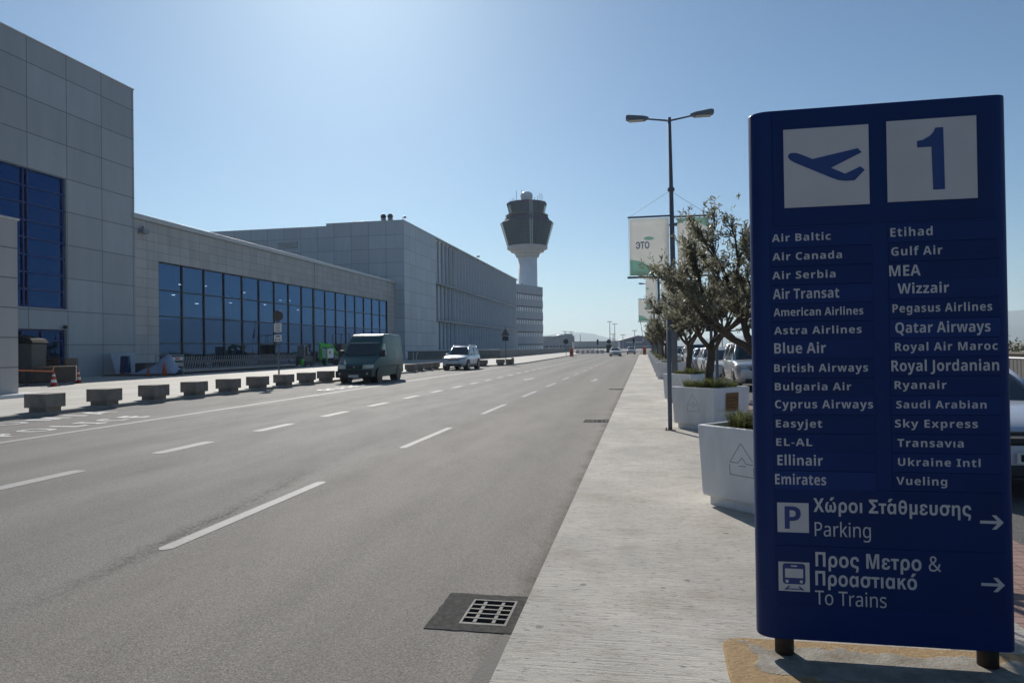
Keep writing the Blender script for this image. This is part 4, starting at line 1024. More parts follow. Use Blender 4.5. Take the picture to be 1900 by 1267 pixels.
def car(label, loc, rz, color, L=4.5, W=1.8, H=1.47, belt=.92, hood=.9, suv=False, cat='car', rails=False, dark_low=False, name='parked_car', group=None, plate=None, wag=False):
    """front at local y = -L/2"""
    t = thing(name, label, cat, loc, rz, group); hw = W / 2; r = .36 if suv else .315; z0 = .2 if not suv else .26
    f0, f1 = -L / 2, L / 2
    st = [  # y, half width, bottom, shoulder height, crown
        (f0, .72, z0 + .16, hood - .3, .02), (f0 + .05, .84, z0 + .06, hood - .2, .03), (f0 + .2, .94, z0 + .0, hood - .12, .04), (f0 + .5, .985, z0, hood - .045, .05), (f0 + .9, 1.0, z0, hood, .05),
        (f0 + 1.25, 1.0, z0, hood + .035, .04), (f0 + 1.7, 1.0, z0, belt, .0), (0.1, 1.0, z0, belt + .01, .0), (f1 - 1.2, 1.0, z0, belt + .03, .0), (f1 - .6, .99, z0 + .02, belt + .04, .0), (f1 - .15, .95, z0 + .08, belt + .02, .0), (f1 - .03, .88, z0 + .14, belt - .05, .0), (f1, .8, z0 + .22, belt - .15, .0)]
    rows = []
    for y, k, zb, zs, cr in st:
        w = hw * k; h = zs - zb
        half = [(0, zb), (w * .8, zb), (w * .95, zb + .06), (w * .985, zb + h * .25), (w, zb + h * .55), (w * .985, zb + h * .82), (w * .945, zs - .02), (w * .88, zs), (w * .5, zs + cr * .8), (0, zs + cr)]
        rows.append([(x, y, z) for x, z in half] + [(-x, y, z) for x, z in half[-2:0:-1]] + [(0, y, zb)])
    bd = MB().grid(rows); n = len(rows[0]); bd.f.append(tuple(range(n - 1))); bd.f.append(tuple(len(bd.v) - n + i for i in range(n - 1)))
    P_ = color
    bd.build('body', P_, t, True, subd=1)
    # greenhouse
    gb0, gb1 = f0 + (1.2 if suv else 1.25), f1 - (.12 if (suv or wag) else .35); gr0, gr1 = f0 + (1.95 if suv else 2.05), f1 - (.45 if (suv or wag) else 1.05)
    wb, wr = hw * .9, hw * .70
    zt = H - .07
    rows = []
    for k, z in ((0, belt - .03), (.5, (belt + zt) / 2), (1, zt)):
        w = wb + (wr - wb) * k + (.02 if k == .5 else 0); ya = gb0 + (gr0 - gb0) * k; yb = gb1 + (gr1 - gb1) * k - (0 if k != .5 else -.03)
        rows.append([(-w * .8, ya, z), (0, ya - .06, z), (w * .8, ya, z), (w, ya + .16, z), (w, (ya + yb) / 2, z), (w, yb - .12, z), (w * .8, yb, z), (0, yb + .04, z), (-w * .8, yb, z), (-w, yb - .12, z), (-w, (ya + yb) / 2, z), (-w, ya + .16, z), (-w * .8, ya, z)])
    MB().grid(rows).build('windows', M_cglass, t, False)
    top = rows[-1]
    def sc_(row, k, z): cy = (gr0 + gr1) / 2; return [(x * k, cy + (y - cy) * k, z) for x, y, q in row]
    rf = MB().grid([sc_(top, 1.012, zt - .035), sc_(top, 1.016, zt + .01), sc_(top, .93, zt + .05), sc_(top, .6, zt + .068), sc_(top, .05, zt + .07)])
    rf.build('roof', P_, t, True)
    f = MB()
    for s_ in (-1, 1):
        i0 = 2 if s_ > 0 else 0; i1 = 3 if s_ > 0 else 11
        lerp = lambda a, b, k: tuple(a[i] + (b[i] - a[i]) * k for i in range(3))
        pa = [lerp(rw[i0], rw[i1], .6) for rw in rows]; f.tube([(x * 1.004, y, z) for x, y, z in pa], .045, 6)
        j0, j1 = (5, 6) if s_ > 0 else (9, 8); f.tube([lerp(rw[j0], rw[j1], .35) for rw in rows], .06 if not suv else .08, 6)
        m_ = 4 if s_ > 0 else 10; f.tube([(rw[m_][0] * 1.004, rw[m_][1] + .02, rw[m_][2]) for rw in rows], .03, 6)
    f.build('window_pillars', P_, t, True)
    for s_ in (-1, 1):
        f = MB(); f.box(min(s_ * hw * .93, s_ * (hw + .15)), max(s_ * hw * .93, s_ * (hw + .15)), gb0 + .38, gb0 + .48, belt + .02, belt + .14); f.build('mirror', P_, t, bevel=.035)
        hl = MB(); yq = f0 + .06; zc = hood - .21
        hl.grid([[(s_ * hw * .5, yq - .0, zc - .03), (s_ * hw * .5, yq + .02, zc + .05)], [(s_ * hw * .72, yq + .015, zc - .06), (s_ * hw * .72, yq + .05, zc + .085)], [(s_ * hw * .9, yq + .1, zc - .055), (s_ * hw * .89, yq + .16, zc + .1)], [(s_ * hw * .965, yq + .3, zc + .01), (s_ * hw * .955, yq + .34, zc + .1)]])
        h = hl.build('headlight', M_lamp, t, True, fix=True); md = h.modifiers.new('thick', 'SOLIDIFY'); md.thickness = .05; md.offset = 0
    gz = hood - .22
    MB().box(-hw * .45, hw * .45, f0 - .025, f0 + .06, gz - .1, gz + .05).build('grille', M_dark, t, bevel=.03)
    MB().box(-hw * .44, hw * .44, f0 - .034, f0 - .02, gz - .02, gz + .005).build('grille_bar', M_chrome, t)
    MB().box(-hw * .62, hw * .62, f0 - .02, f0 + .1, z0 + .06, z0 + .2).build('lower_grille', M_dark, t, bevel=.03)
    np_ = MB().box(-.26, .26, f0 - .05, f0 - .028, z0 + .22, z0 + .33).build('number_plate', M_plate, t)
    if plate: lettering('plate_lettering', plate, M_black, np_, lambda p, q: (-.23 + p, f0 - .052, z0 + .24 + q), .46, .075, .03)
    wy = (f0 + .85, f1 - .85)
    for y in wy:
        for s_ in (-1, 1): MB().wheel(min(s_ * (hw - .3), s_ * (hw + .004)), max(s_ * (hw - .3), s_ * (hw + .004)), y, r + .02, r * 1.17, 26, bev=.004).build('wheel_arch', M_dark, t)
    wheels(t, wy, hw, r)
    f = MB()
    for s_ in (-1, 1): f.box(min(s_ * hw * .95, s_ * (hw + .002)), max(s_ * hw * .95, s_ * (hw + .002)), wy[0] + .45, wy[1] - .45, z0 - .02, z0 + (.14 if dark_low else .05))
    f.build('sill', M_dark, t, bevel=.02)
    for s_ in (-1, 1): MB().box(min(s_ * hw * .99, s_ * (hw + .02)), max(s_ * hw * .99, s_ * (hw + .02)), .25, .43, belt - .12, belt - .09).build('door_handle', P_, t, bevel=.008)
    if rails:
        for s_ in (-1, 1): MB().tube([(s_ * wr * .93, gr0 + .15, H), (s_ * wr * .95, gr0 + .3, H + .06), (s_ * wr * .95, gr1 - .35, H + .06), (s_ * wr * .93, gr1 - .15, H)], .022, 6).build('roof_rail', M_chrome, t, True)
    return t
P_white = paint('white_car_paint', (.62, .62, .61), .3); P_silver = paint('silver_car_paint', (.42, .43, .45), .3, .55)
P_lblue = paint('pale_blue_car_paint', (.35, .4, .46), .3, .4); P_dark = paint('dark_grey_car_paint', (.05, .055, .062), .3, .3); P_green = simple('dark_green_van_paint', (.003, .072, .064), .36, 0, .15, 1.5, spec=.5)

G = 'cars waiting in the lane behind the planters'
car('silver off-roader with roof rails, first in the waiting line behind the planters', (4.15, 28.3, RZ), 0, P_silver, 4.7, 1.85, 1.78, 1.08, 1.08, True, 'car', True, True, group=G)
car('white saloon car second in the waiting line, tight behind the silver off-roader', (3.9, 34.3, RZ), 0, P_white, 4.6, 1.82, 1.5, .95, .93, group=G)
car('white hatchback third in the waiting line, framed by the second olive trunk', (3.95, 40.2, RZ), 0, P_white, 4.3, 1.78, 1.55, .97, .95, group=G, wag=True)
car('pale blue car fourth in the waiting line between the two parking posts', (3.9, 46.1, RZ), 0, P_lblue, 4.4, 1.78, 1.5, .95, .92, group=G)
car('white off-roader with a dark grille, fifth in the waiting line', (3.9, 52.5, RZ), 0, P_white, 4.7, 1.85, 1.78, 1.08, 1.05, True, group=G)
car('dark car sixth in the waiting line near the lamp post', (3.85, 59, RZ), 0, P_dark, 4.5, 1.8, 1.5, .95, .92, group=G)
car('white car seventh in the waiting line, left of the nearest lamp post foot', (3.7, 66, RZ), 0, P_white, 4.5, 1.8, 1.5, .95, .92, group=G)
car('farthest dark car of the waiting line', (3.6, 74, RZ), 0, P_dark, 4.5, 1.8, 1.6, .97, .95, group=G)
car('white car cut off by the right edge behind the blue sign', (4.02, 10.28, RZ), R(1), paint('bluish_white_car_paint', (.5, .53, .6), .3), 4.4, 1.78, 1.48, .95, .92, plate='NI', group=G)
car('white saloon car driving up the middle lane', (-4.75, 118.5, RZ), R(6), P_white, 4.5, 1.82, 1.46, .93, .9, name='driving_car', group='cars driving towards the camera')
car('silver hatchback driving close to the right kerb far down the road', (-2.55, 146, RZ), R(2), P_silver, 4.2, 1.76, 1.52, .96, .95, name='driving_car', group='cars driving towards the camera', wag=True)
car('blue-silver estate with roof rails pulled up in the police bay', (-14.4, 53.9, RZ), R(-1), paint('pearl_car_paint', (.45, .5, .6), .28, .35), 4.6, 1.82, 1.72, 1.05, 1.04, True, 'car', True, True).scale = (1.08, 1.08, 1.08)

# green van
v = thing('panel_van', 'dark green high-roofed delivery van parked in the police bay', 'van', (-14.25, 32.45, RZ), R(2))
PV = [(.0, .42), (.0, .72), (.08, .93), (.2, 1.0), (.55, 1.2), (.85, 1.34), (1.55, 2.08), (1.85, 2.42), (2.1, 2.5), (3.0, 2.53), (4.6, 2.5), (4.78, 2.38), (4.9, 1.2), (4.9, .42), (4.4, .34), (.5, .34)]
vf = lambda y, z: (1 - .13 * max(0, (z - 1.1) / 1.4) ** 1.5) * (1 - .12 * max(0, (.8 - y) / .8) ** 2)
MB().xprism(PV, -1., 1., vf).build('body', P_green, v, True, bevel=.07, seg=3)
def vq(y, z, s_, o=.012): return (s_ * (1.0 * vf(y, z) + o), y, z)
ws = MB(); A_, B_ = (.9, 1.4), (1.52, 2.04); nx, nz_ = -.727, .687
def wp(x, k, o=.015): y = A_[0] + (B_[0] - A_[0]) * k; z = A_[1] + (B_[1] - A_[1]) * k; return (x * vf(y, z), y - .73 * o, z + .68 * o)
ws.quad(wp(-.86, .02), wp(.86, .02), wp(.83, .97), wp(-.83, .97)).build('windshield', M_cglass, v)
MB().quad(wp(-.86, .975, .02), wp(.86, .975, .02), wp(.86, 1.02, .02), wp(-.86, 1.02, .02)).build('roof_seam', M_trim, v)
for s_ in (-1, 1):
    MB().quad(vq(1.2, 1.4, s_), vq(2.02, 1.4, s_), vq(1.98, 2.0, s_), vq(1.72, 2.0, s_)).build('side_window', M_cglass, v)
    h = MB().grid([[(s_ * .44, -.015, .74), (s_ * .47, .03, .93)], [(s_ * .72, .0, .735), (s_ * .72, .05, .94)], [(s_ * .87, .06, .745), (s_ * .86, .1, .94)], [(s_ * .925, .2, .76), (s_ * .92, .24, .94)]]).build('headlight', M_lamp, v, True)
    md = h.modifiers.new('thick', 'SOLIDIFY'); md.thickness = .06; md.offset = 0
    MB().box(min(s_ * .98, s_ * 1.24), max(s_ * .98, s_ * 1.24), 1.12, 1.22, 1.32, 1.68).build('mirror', M_dark, v, bevel=.05)
    MB().quad(vq(1.9, 1.24, s_, .02), vq(2.1, 1.24, s_, .02), vq(2.1, 1.3, s_, .02), vq(1.9, 1.3, s_, .02)).build('door_handle', M_dark, v)
    f = MB()
    for y0, z0_, z1_ in ((1.05, .5, 1.3), (2.22, .45, 2.2), (3.35, .45, 2.3)):
        f.grid([[vq(y0, z0_ + (z1_ - z0_) * i / 6, s_, .003), vq(y0 + .02, z0_ + (z1_ - z0_) * i / 6, s_, .003)] for i in range(7)])
    f.grid([[vq(2.24 + .42 * i, .78, s_, .004), vq(2.24 + .42 * i, .84, s_, .012)] for i in range(6)])
    f.build('door_seam', M_dark, v)
MB().box(-.97, .97, -.1, .16, .3, .66).build('bumper', M_dark, v, bevel=.06)
MB().box(-.4, .4, -.02, .08, .73, .88).build('grille', M_dark, v, bevel=.03)
MB().quad((-.07, -.03, .77), (0, -.03, .83), (.07, -.03, .77), (0, -.03, .8)).quad((-.07, -.03, .82), (0, -.03, .88), (.07, -.03, .82), (0, -.03, .85)).build('badge', M_chrome, v)
MB().box(-.26, .26, -.122, -.104, .33, .44).build('number_plate', M_plate, v)
for s_ in (-1, 1): MB().lathe([(.045, 0), (.05, .02)], 10, (0, 0, 0)).build('fog_lamp', M_lamp, v)
for o, s_ in zip([c for c in v.children if c.name.startswith('fog_lamp')], (-1, 1)): o.location = (s_ * .72, -.1, .5); o.rotation_euler = (R(90), 0, 0)
for y in (.95, 4.02):
    for s_ in (-1, 1): MB().wheel(min(s_ * .6, s_ * 1.005), max(s_ * .6, s_ * 1.005), y, .36, .40, 26, bev=.004).build('wheel_arch', M_dark, v)
wheels(v, (.95, 4.02), .99, .335, .22, simple('steel_wheel', (.12, .12, .125), .5, .4), 7)
MB().box(-.03, .03, 1.0, 1.02, 1.0, 1.01).build('aerial', M_dark, v)

# ================================================================== LEFT PAVEMENT OBJECTS
# concrete seat blocks
bk0 = None; rb = random.Random(12)
BY = [(16.52, 'first from the left beside the pale portico wall'), (18.69, 'second from the left'), (20.9, 'third from the left'), (23.06, 'fourth from the left'), (25.2, 'fifth from the left'), (27.4, 'sixth from the left'), (29.57, 'seventh from the left, right of the sign pole'), (31.78, 'eighth from the left'), (33.93, 'ninth from the left, touching the van outline'),
      (47.4, 'first to the right of the van'), (49.3, 'second to the right of the van'), (51.5, 'third to the right of the van'), (53.3, 'just left of the estate car')]
def block_parts(t):
    MB().box(-.36, .36, -.33, .33, .12, .5).build('seat_block', M_conc, t, bevel=.012)
    MB().box(-.28, .28, -.25, .25, 0, .119).build('plinth', M_conc, t)
xs = [(-16.47, a, b) for a, b in BY] + [(-14.4, 61.4, 'standing alone right of the estate car'), (-13.3, 63.7, 'left one of the pair under the triangular sign'), (-12.55, 64.6, 'right one of the pair under the triangular sign')]
for x, y, l in xs:
    lab = 'grey concrete seat block on the kerb, ' + l
    if bk0 is None:
        bk0 = thing('concrete_block', lab, 'concrete block', (x, y, 0), 0, 'concrete blocks along the kerb'); block_parts(bk0)
    else: dup(bk0, (x + rb.uniform(-.03, .03), y, 0), rb.choice((0, math.pi / 2, math.pi)) + rb.uniform(-.04, .04), lab)

# bus-stop style sign pole
t = thing('parking_sign', 'tall pole with a round sign and two white plates by the concrete blocks', 'road sign', (-17.3, 30.6, 0))
MB().tube([(0, 0, 0), (0, 0, 3.55)], .04, 10).build('pole', M_pole, t, True)
def disc(par, z, r, name, m, y=-.06):
    o = MB().lathe([(r, -.012), (r, .012)], 28).build(name, m, par); o.location = (0, y, z); o.rotation_euler = (R(90), 0, 0); return o
disc(t, 3.28, .27, 'round_sign', simple('sign_back_grey', (.06, .055, .05), .6))
p_ = MB().box(-.2, .2, -.075, -.055, 2.5, 2.92).build('sign_plate', M_white, t, bevel=.004)
f = MB()
for i in range(3): f.box(-.13, .13, -.079, -.0755, 2.56 + i * .12, 2.6 + i * .12)
f.build('plate_text', M_pole, p_)
p_ = MB().box(-.2, .2, -.075, -.055, 2.05, 2.36).build('sign_plate', M_white, t, bevel=.004)
MB().box(-.12, .12, -.079, -.0755, 2.26, 2.31).quad((-.17, -.079, 2.14), (-.09, -.079, 2.09), (-.09, -.079, 2.19)).quad((.17, -.079, 2.14), (.09, -.079, 2.19), (.09, -.079, 2.09)).box(-.09, .09, -.079, -.0755, 2.125, 2.155).build('plate_text', M_black, p_)

# triangular sign further on
t = thing('warning_sign', 'grey post with dark triangular and square signs past the estate car', 'road sign', (-13.0, 64.9, 0))
MB().tube([(0, 0, 0), (0, 0, 3.6)], .04, 8).build('pole', M_pole, t)
MB().yprism([(-.42, 2.75), (.42, 2.75), (0, 3.45)], -.07, -.05).build('triangle_sign', simple('sign_back_grey2', (.075, .075, .08), .6), t)
MB().box(-.3, .3, -.07, -.05, 2.25, 2.68).build('sign_plate', simple('sign_back_dark', (.03, .03, .035), .6), t)
MB().lathe([(.12, 0), (.14, .5), (.1, .62)], 10, (.55, .6, 0)).build('bin', M_dark, t)
t = thing('standpipe', 'small pale twin standpipe at the foot of the big block', 'standpipe', (-32.2, 93.8, 0))
MB().tube([(0, 0, 0), (0, 0, 1.1)], .06, 8).tube([(.45, 0, 0), (.45, 0, .75), (.6, 0, 1.0), (.75, 0, 1.05)], .06, 8).build('pipe', M_trim, t)

# barriers at the end of the road
for x, y, l, up in ((-11.75, 114.3, 'orange barrier cabinet by the left kerb at the road end', 0), (.15, 124.4, 'orange barrier cabinet by the right pavement with its arm raised', 1)):
    t = thing('barrier_gate', l, 'barrier', (x, y, 0 if up else -.02))
    MB().box(-.3, .3, -.3, .3, 0, 1.25).box(-.34, .34, -.34, .34, 1.252, 1.34).build('cabinet', M_orange, t, bevel=.03)
    MB().box(-.12, .12, -.32, -.302, .3, .9).build('cabinet_door', M_dark, t)
    if up:
        d = Vector((-.13, 0, 1)).normalized(); f = MB(); f2 = MB()
        for i in range(10):
            (f if i % 2 else f2).tube([Vector((0, 0, 1.1)) + d * (i * .62), Vector((0, 0, 1.1)) + d * (i * .62 + .62)], .055, 6)
        a_ = f.build('barrier_arm', M_red, t); f2.build('white_stripes', M_white, a_)
    else:
        f = MB(); f2 = MB()
        for i in range(8): (f if i % 2 else f2).tube([(.3 + i * .45, 0, 1.05), (.75 + i * .45, 0, 1.05)], .055, 6)
        a_ = f.build('barrier_arm', M_red, t); f2.build('white_stripes', M_white, a_)
def round_sign(x, y, z, r, l, h=None):
    t = thing('round_road_sign', l, 'road sign', (x, y, 0)); MB().tube([(0, 0, 0), (0, 0, z + .2)], .04, 6).build('pole', M_pole, t); disc(t, z, r, 'round_sign', simple('sign_back_dark', (.03, .03, .035), .6)); return t
round_sign(-12.3, 111, 2.45, .42, 'dark round road sign by the left barrier cabinet')
t = round_sign(-6.6, 135, 2.5, .42, 'dark round road sign with a tall plate left of the white saloon'); MB().box(-.5, .5, -.07, -.05, .3, 1.9).build('sign_plate', simple('sign_back_dark', (.03, .03, .035), .6), t)
for u, D, zt_, l in ((1109, 150, 3.0, 'black traffic light in front of the low far terminal'), (1176, 150, 3.2, 'black traffic light in front of the blue hangar')):
    p = at(u, D); t = thing('traffic_light', l, 'traffic light', (p.x, p.y, RZ)); MB().tube([(0, 0, 0), (0, 0, zt_ - .9)], .06, 6).build('pole', M_pole, t)
    MB().box(-.2, .2, -.15, .1, zt_ - .9, zt_ + .2).build('signal_head', M_black, t, bevel=.03)
for u, vt, D, l in ((1132, 596.5, 300, 'tallest floodlight mast above the white saloon car'), (1141, 601, 320, 'floodlight mast just right of the tallest one'), (1178, 613, 330, 'floodlight mast in front of the blue hangar'), (1138, 620, 520, 'short far mast between the two tall masts'), (1156, 621, 400, 'single-armed far lamp left of the hangar roof'), (1049, 615, 500, 'left one of two far masts over the grey terminal wing'), (1060, 615.5, 500, 'right one of two far masts over the grey terminal wing'), (1077, 620, 420, 'bare far pole on the low terminal'), (1340.5, 603, 260, 'slim mast seen between the olive trunk and the hills')):
    p = at(u, D); h = 1.6 + (644.3 - .014 * (u - 950) - vt) * D / 1280; t = thing('light_mast', l, 'light mast', (p.x, p.y, -.4))
    k = D / 300; MB().tube([(0, 0, 0), (0, 0, h + .4)], [.22 * k, .13 * k], 6).build('mast', M_steel, t)
    if 'bare' not in l and 'slim' not in l: MB().box(-1.1 * k, 1.1 * k, -.2, .2, h + .3, h + .3 + .25 * k).build('lamp_head', M_steel, t)
rnd = random.Random(8)
for i, u in enumerate((1072, 1081, 1090, 1099, 1108, 1117)):
    p = at(u, 158 + i); t = thing('traffic_barrier', 'red and white plastic barrier, %s of the row across the road end' % ['leftmost', 'second', 'third', 'fourth', 'fifth', 'rightmost'][i], 'barrier', (p.x, p.y, RZ))
    a_ = MB().box(-.5, .5, -.2, .2, 0, .9).build('barrier_body', M_white, t, bevel=.05); MB().box(-.3 - .1 * (i % 2), .3, -.22, .22, .35, .55).build('barrier_band', M_red, a_)

# cones, boxes, pallets by the door
def cone_parts(t, stripes):
    MB().box(-.2, .2, -.2, .2, 0, .04).build('base', M_black, t, bevel=.02)
    c = MB().lathe([(.15, .04), (.03, .74), (.02, .75)], 16).build('cone_body', M_red if stripes else simple('orange_cone', (.55, .09, .02), .5), t, True)
    if stripes:
        for z0_, z1_ in ((.2, .34), (.5, .6)):
            MB().lathe([(.153 - .1715 * (z0_ - .04) + .002, z0_), (.153 - .1715 * (z1_ - .04) + .002, z1_)], 16, cap=False).build('white_band', M_white, c, True)
for x, y, s_, l in ((-28.5, 29.1, 1, 'red and white striped cone with orange tape in the sun by the boxes'), (-29.9, 32.1, 1, 'striped cone in the shade right of the glazed door'), (-35.9, 42.4, 1, 'striped cone left of the leaning white board'), (-32.9, 41.2, 0, 'small orange cone in front of the pale tarpaulin'), (-32.2, 41.9, 0, 'tall orange cone between the tarpaulin and the trolleys')):
    t = thing('traffic_cone', l, 'traffic cone', (x, y, 0)); t.scale = (1.15, 1.15, 1.3) if 'tall' in l else (1, 1, 1) if 'small' not in l else (.8, .8, .85); cone_parts(t, s_)
M_wood = simple('crate_wood', (.12, .085, .06), .8, 0, .3, 6); M_card = simple('dark_cardboard', (.075, .06, .05), .85, 0, .25, 4)
def pallet(t, w, d, h):
    f = MB()
    for i in range(5): f.box(-w / 2, w / 2, -d / 2 + i * d / 5, -d / 2 + (i + .75) * d / 5, h - .03, h)
    for x in (-w / 2, -.05, w / 2 - .1): f.box(x, x + .1, -d / 2, d / 2, .03, h - .031)
    for x in (-w / 2, -.05, w / 2 - .1): f.box(x, x + .1, -d / 2, d / 2, 0, .029)
    f.build('pallet_boards', M_wood, t)
t = thing('wheeled_crate', 'long brown crate on castors behind the sunlit striped cone', 'crate', (-30.3, 30.8, 0), R(40))
MB().box(-1.3, 1.1, -.5, .5, .16, .95).build('crate_body', M_card, t, bevel=.02)
for x in (-1.1, .9):
    for y in (-.4, .4): MB().wheel(x - .03, x + .03, y, .075, .075, 10, bev=.01).build('castor', M_steel, t)
t = thing('wheeled_crate', 'dark crate on castors half hidden by the portico wall', 'crate', (-30.6, 27.8, 0), R(40)); MB().box(-.9, .9, -.5, .5, .16, .85).build('crate_body', M_card, t, bevel=.02)
for x in (-.8, .8):
    for y in (-.4, .4): MB().wheel(x - .03, x + .03, y, .075, .075, 10, bev=.01).build('castor', M_steel, t)
t = thing('pallet_stack', 'stack of wooden pallets behind the brown crate', 'pallets', (-32.6, 33.2, 0), R(10)); 
for i in range(8):
    e = bpy.data.objects.new('pallet', None); col.objects.link(e); e.parent = t; e.location = (0, 0, i * .17); pallet(e, 2.2, 1.1, .16)
t = thing('storage_bin', 'big dark lidded bin standing beside the portico wall', 'bin', (-31.4, 30.2, 0), R(15)); MB().prism([(-.75, -.6), (.75, -.6), (.75, .6), (-.75, .6)], .1, 2.15, 1.08).build('bin_body', simple('bin_grey', (.05, .055, .055), .6), t, bevel=.05); MB().yprism([(-.9, 2.152), (.9, 2.152), (.75, 2.38), (-.3, 2.62), (-.85, 2.4)], -.7, .7).build('lid', simple('bin_lid', (.018, .018, .018), .8, spec=.1), t, bevel=.04)
t = thing('tape', 'orange warning tape tied to the striped cone', 'tape', (-28.5, 29.0, 0)); MB().quad((0, 0, .72), (-.7, -2.2, .88), (-.7, -2.2, .93), (0, 0, .78)).quad((0, .02, .72), (-1.6, 1.8, .95), (-1.6, 1.8, 1.0), (0, .02, .78)).build('tape_strip', simple('orange_tape', (.6, .16, .05), .5), t)
t = thing('leaning_board', 'pale board leaning on the wall by the hall corner', 'board', (-36.5, 43.6, .12), 0)
o = MB().box(-.04, .04, -1.1, 1.3, 0, 1.55).build('board_panel', simple('pale_board', (.36, .38, .42), .6, 0, .1), t); o.rotation_euler = (0, R(-18), 0)
t = thing('blue_machine', 'blue and grey floor machine lying before the leaning board', 'machine', (-35.3, 42.9, .12)); t.scale = (.85, .85, .85)
MB().box(-.4, .4, -.9, 1.3, .12, 1.05).build('grey_casing', simple('machine_grey', (.06, .065, .07), .5), t, bevel=.06)
MB().prism([(-.42, -1.3), (.42, -1.3), (.42, -.92), (-.42, -.92)], .1, 1.5, .8).build('blue_casing', simple('machine_blue', (.012, .03, .11), .4), t, bevel=.05)
MB().lathe([(.06, 0), (.1, .03)], 10, (0, 0, 0)).build('dial', M_trim, t); t.children[-1].location = (.41, .2, .5); t.children[-1].rotation_euler = (0, R(90), 0)
t = thing('low_pallet', 'flat wooden pallet under the machine and the tarpaulin', 'pallet', (-34.6, 42.4, 0), R(90)); pallet(t, 1.6, 4.6, .115)
rows = []; rr_ = random.Random(2)
for i in range(14):
    row = []
    for j in range(18):
        u_, w_ = i / 13, j / 17
        hgt = 1.32 * math.exp(-((w_ - .72) / .22) ** 2 - ((u_ - .4) / .5) ** 2) + .4 * math.exp(-((w_ - .35) / .25) ** 2)
        hgt *= (1 - (2 * u_ - 1) ** 4); hgt += .16 * mnoise.noise(Vector((u_ * 6, w_ * 8, 1))) * (hgt > .1)
        row.append((-.7 + 1.5 * u_, -1.3 + 2.9 * w_, max(.012, hgt)))
    rows.append(row)
t = thing('tarpaulin', 'crumpled pale blue tarpaulin heaped beside the trolleys', 'tarpaulin', (-33.4, 42.6, .125), R(-75)); MB().grid(rows).build('sheet', simple('pale_blue_sheet', (.3, .36, .47), .55, 0, .12, 5), t, True)

# baggage trolleys, nested in one long row along the hall glass
M_tube = simple('trolley_steel', (.3, .3, .3), .45, .4)
def trolley_parts(t):
    for s_ in (-1, 1):
        MB().tube([(s_ * .3, -.28, .16), (s_ * .31, -.12, .55), (s_ * .31, .02, 1.02)], .018, 6).build('side_tube', M_tube, t)
    MB().tube([(-.31, .02, 1.02), (-.28, .05, 1.06), (.28, .05, 1.06), (.31, .02, 1.02)], .022, 6).build('handle', M_dark, t)
    MB().box(-.3, .3, -.75, -.1, .2, .24).box(-.24, .24, -.8, -.73, .2, .34).build('deck', M_steel, t)
    MB().box(.28, .36, -.34, -.12, .1, .28).build('bumper', M_steel, t, bevel=.02)
    for x, y in ((-.27, -.2), (.27, -.2), (0, -.72)): MB().wheel(x - .025, x + .025, y, .085, .085, 10, bev=.01).build('wheel', M_black, t)
    MB().box(-.26, .26, -.1, -.06, .62, .78).build('basket', M_steel, t)
ty0 = None
for i in range(58):
    y = 44.9 + i * .29
    lab = 'steel baggage trolley nested in the long row before the hall glass'
    if i == 0: lab = 'nearest steel baggage trolley at the left end of the row'
    if i == 57: lab = 'farthest steel baggage trolley at the right end of the row'
    if ty0 is None: ty0 = thing('baggage_trolley', lab, 'trolley', (-33.3, y, 0), 0, 'baggage trolleys nested in a row'); trolley_parts(ty0); ty0.scale = (1.25, 1.25, 1.25)
    else: dup(ty0, (-33.3, y, 0), 0, lab)
t = thing('trolley_stand', 'trolley stand with a small red and white notice at the left end of the row', 'stand', (-33.3, 43.2, 0)); t.scale = (1.2, 1.2, 1.2)
f = MB()
for x, y in ((-.5, 0), (.5, 0), (.5, 1.1), (-.5, 1.1)): f.tube([(x, y, 0), (x, y, 1.15)], .03, 6)
f.tube([(.5, 0, 1.15), (.5, 1.1, 1.15)], .03, 6).tube([(-.5, 0, 1.15), (.5, 0, 1.15)], .03, 6).build('stand_frame', M_tube, t)
for z0_, z1_, mm in ((.85, 1.05, M_plate), (.5, .72, M_steel), (.18, .28, M_steel)): nn = MB().box(.51, .53, .05, 1.05, z0_, z1_).build('notice', mm, t)
MB().box(.531, .534, .35, .75, .9, 1.0).build('red_mark', M_red, t.children[1])

# boom lifts in front of the hall
M_lime = simple('lime_green_paint', (.03, .42, .03), .4, 0, .15)
b = thing('boom_lift', 'bright green trailer boom lift with a white engine box before the hall glass', 'boom lift', (-32.6, 67.3, 0), R(80))
MB().box(-1.6, 1.6, -.12, .12, .45, .6).box(-.9, -.78, -.9, .9, .42, .52).box(.78, .9, -.9, .9, .42, .52).build('chassis', M_dark, b)
MB().box(-.8, .5, -.55, .55, .75, 1.75).build('engine_box', M_white, b, bevel=.06)
MB().box(-.3, -.12, -.57, -.552, 1.2, 1.5).build('panel_opening', M_dark, b)
MB().tube([(-1.0, 0, .6), (-1.05, 0, 2.1)], .16, 4).tube([(-1.05, 0, 2.1), (.4, 0, 1.95), (1.9, 0, 1.15)], [.14, .15, .12], 4).tube([(-1.0, .2, 2.3), (1.3, .2, 2.1)], .12, 4).tube([(1.3, .2, 2.1), (1.95, 0, .95)], .1, 4).build('boom', M_lime, b)
MB().box(-1.15, -1.05, -.05, .05, .0, 2.0).box(-.82, -.72, -.62, -.54, .05, 1.9).build('outrigger', M_lime, b)
for y in (-.75, .75): MB().wheel(-.12, .12, 0, .33, .33, 18).build('wheel', M_black, b); b.children[-1].location = (.7, y, 0); b.children[-1].rotation_euler = (0, 0, R(90))
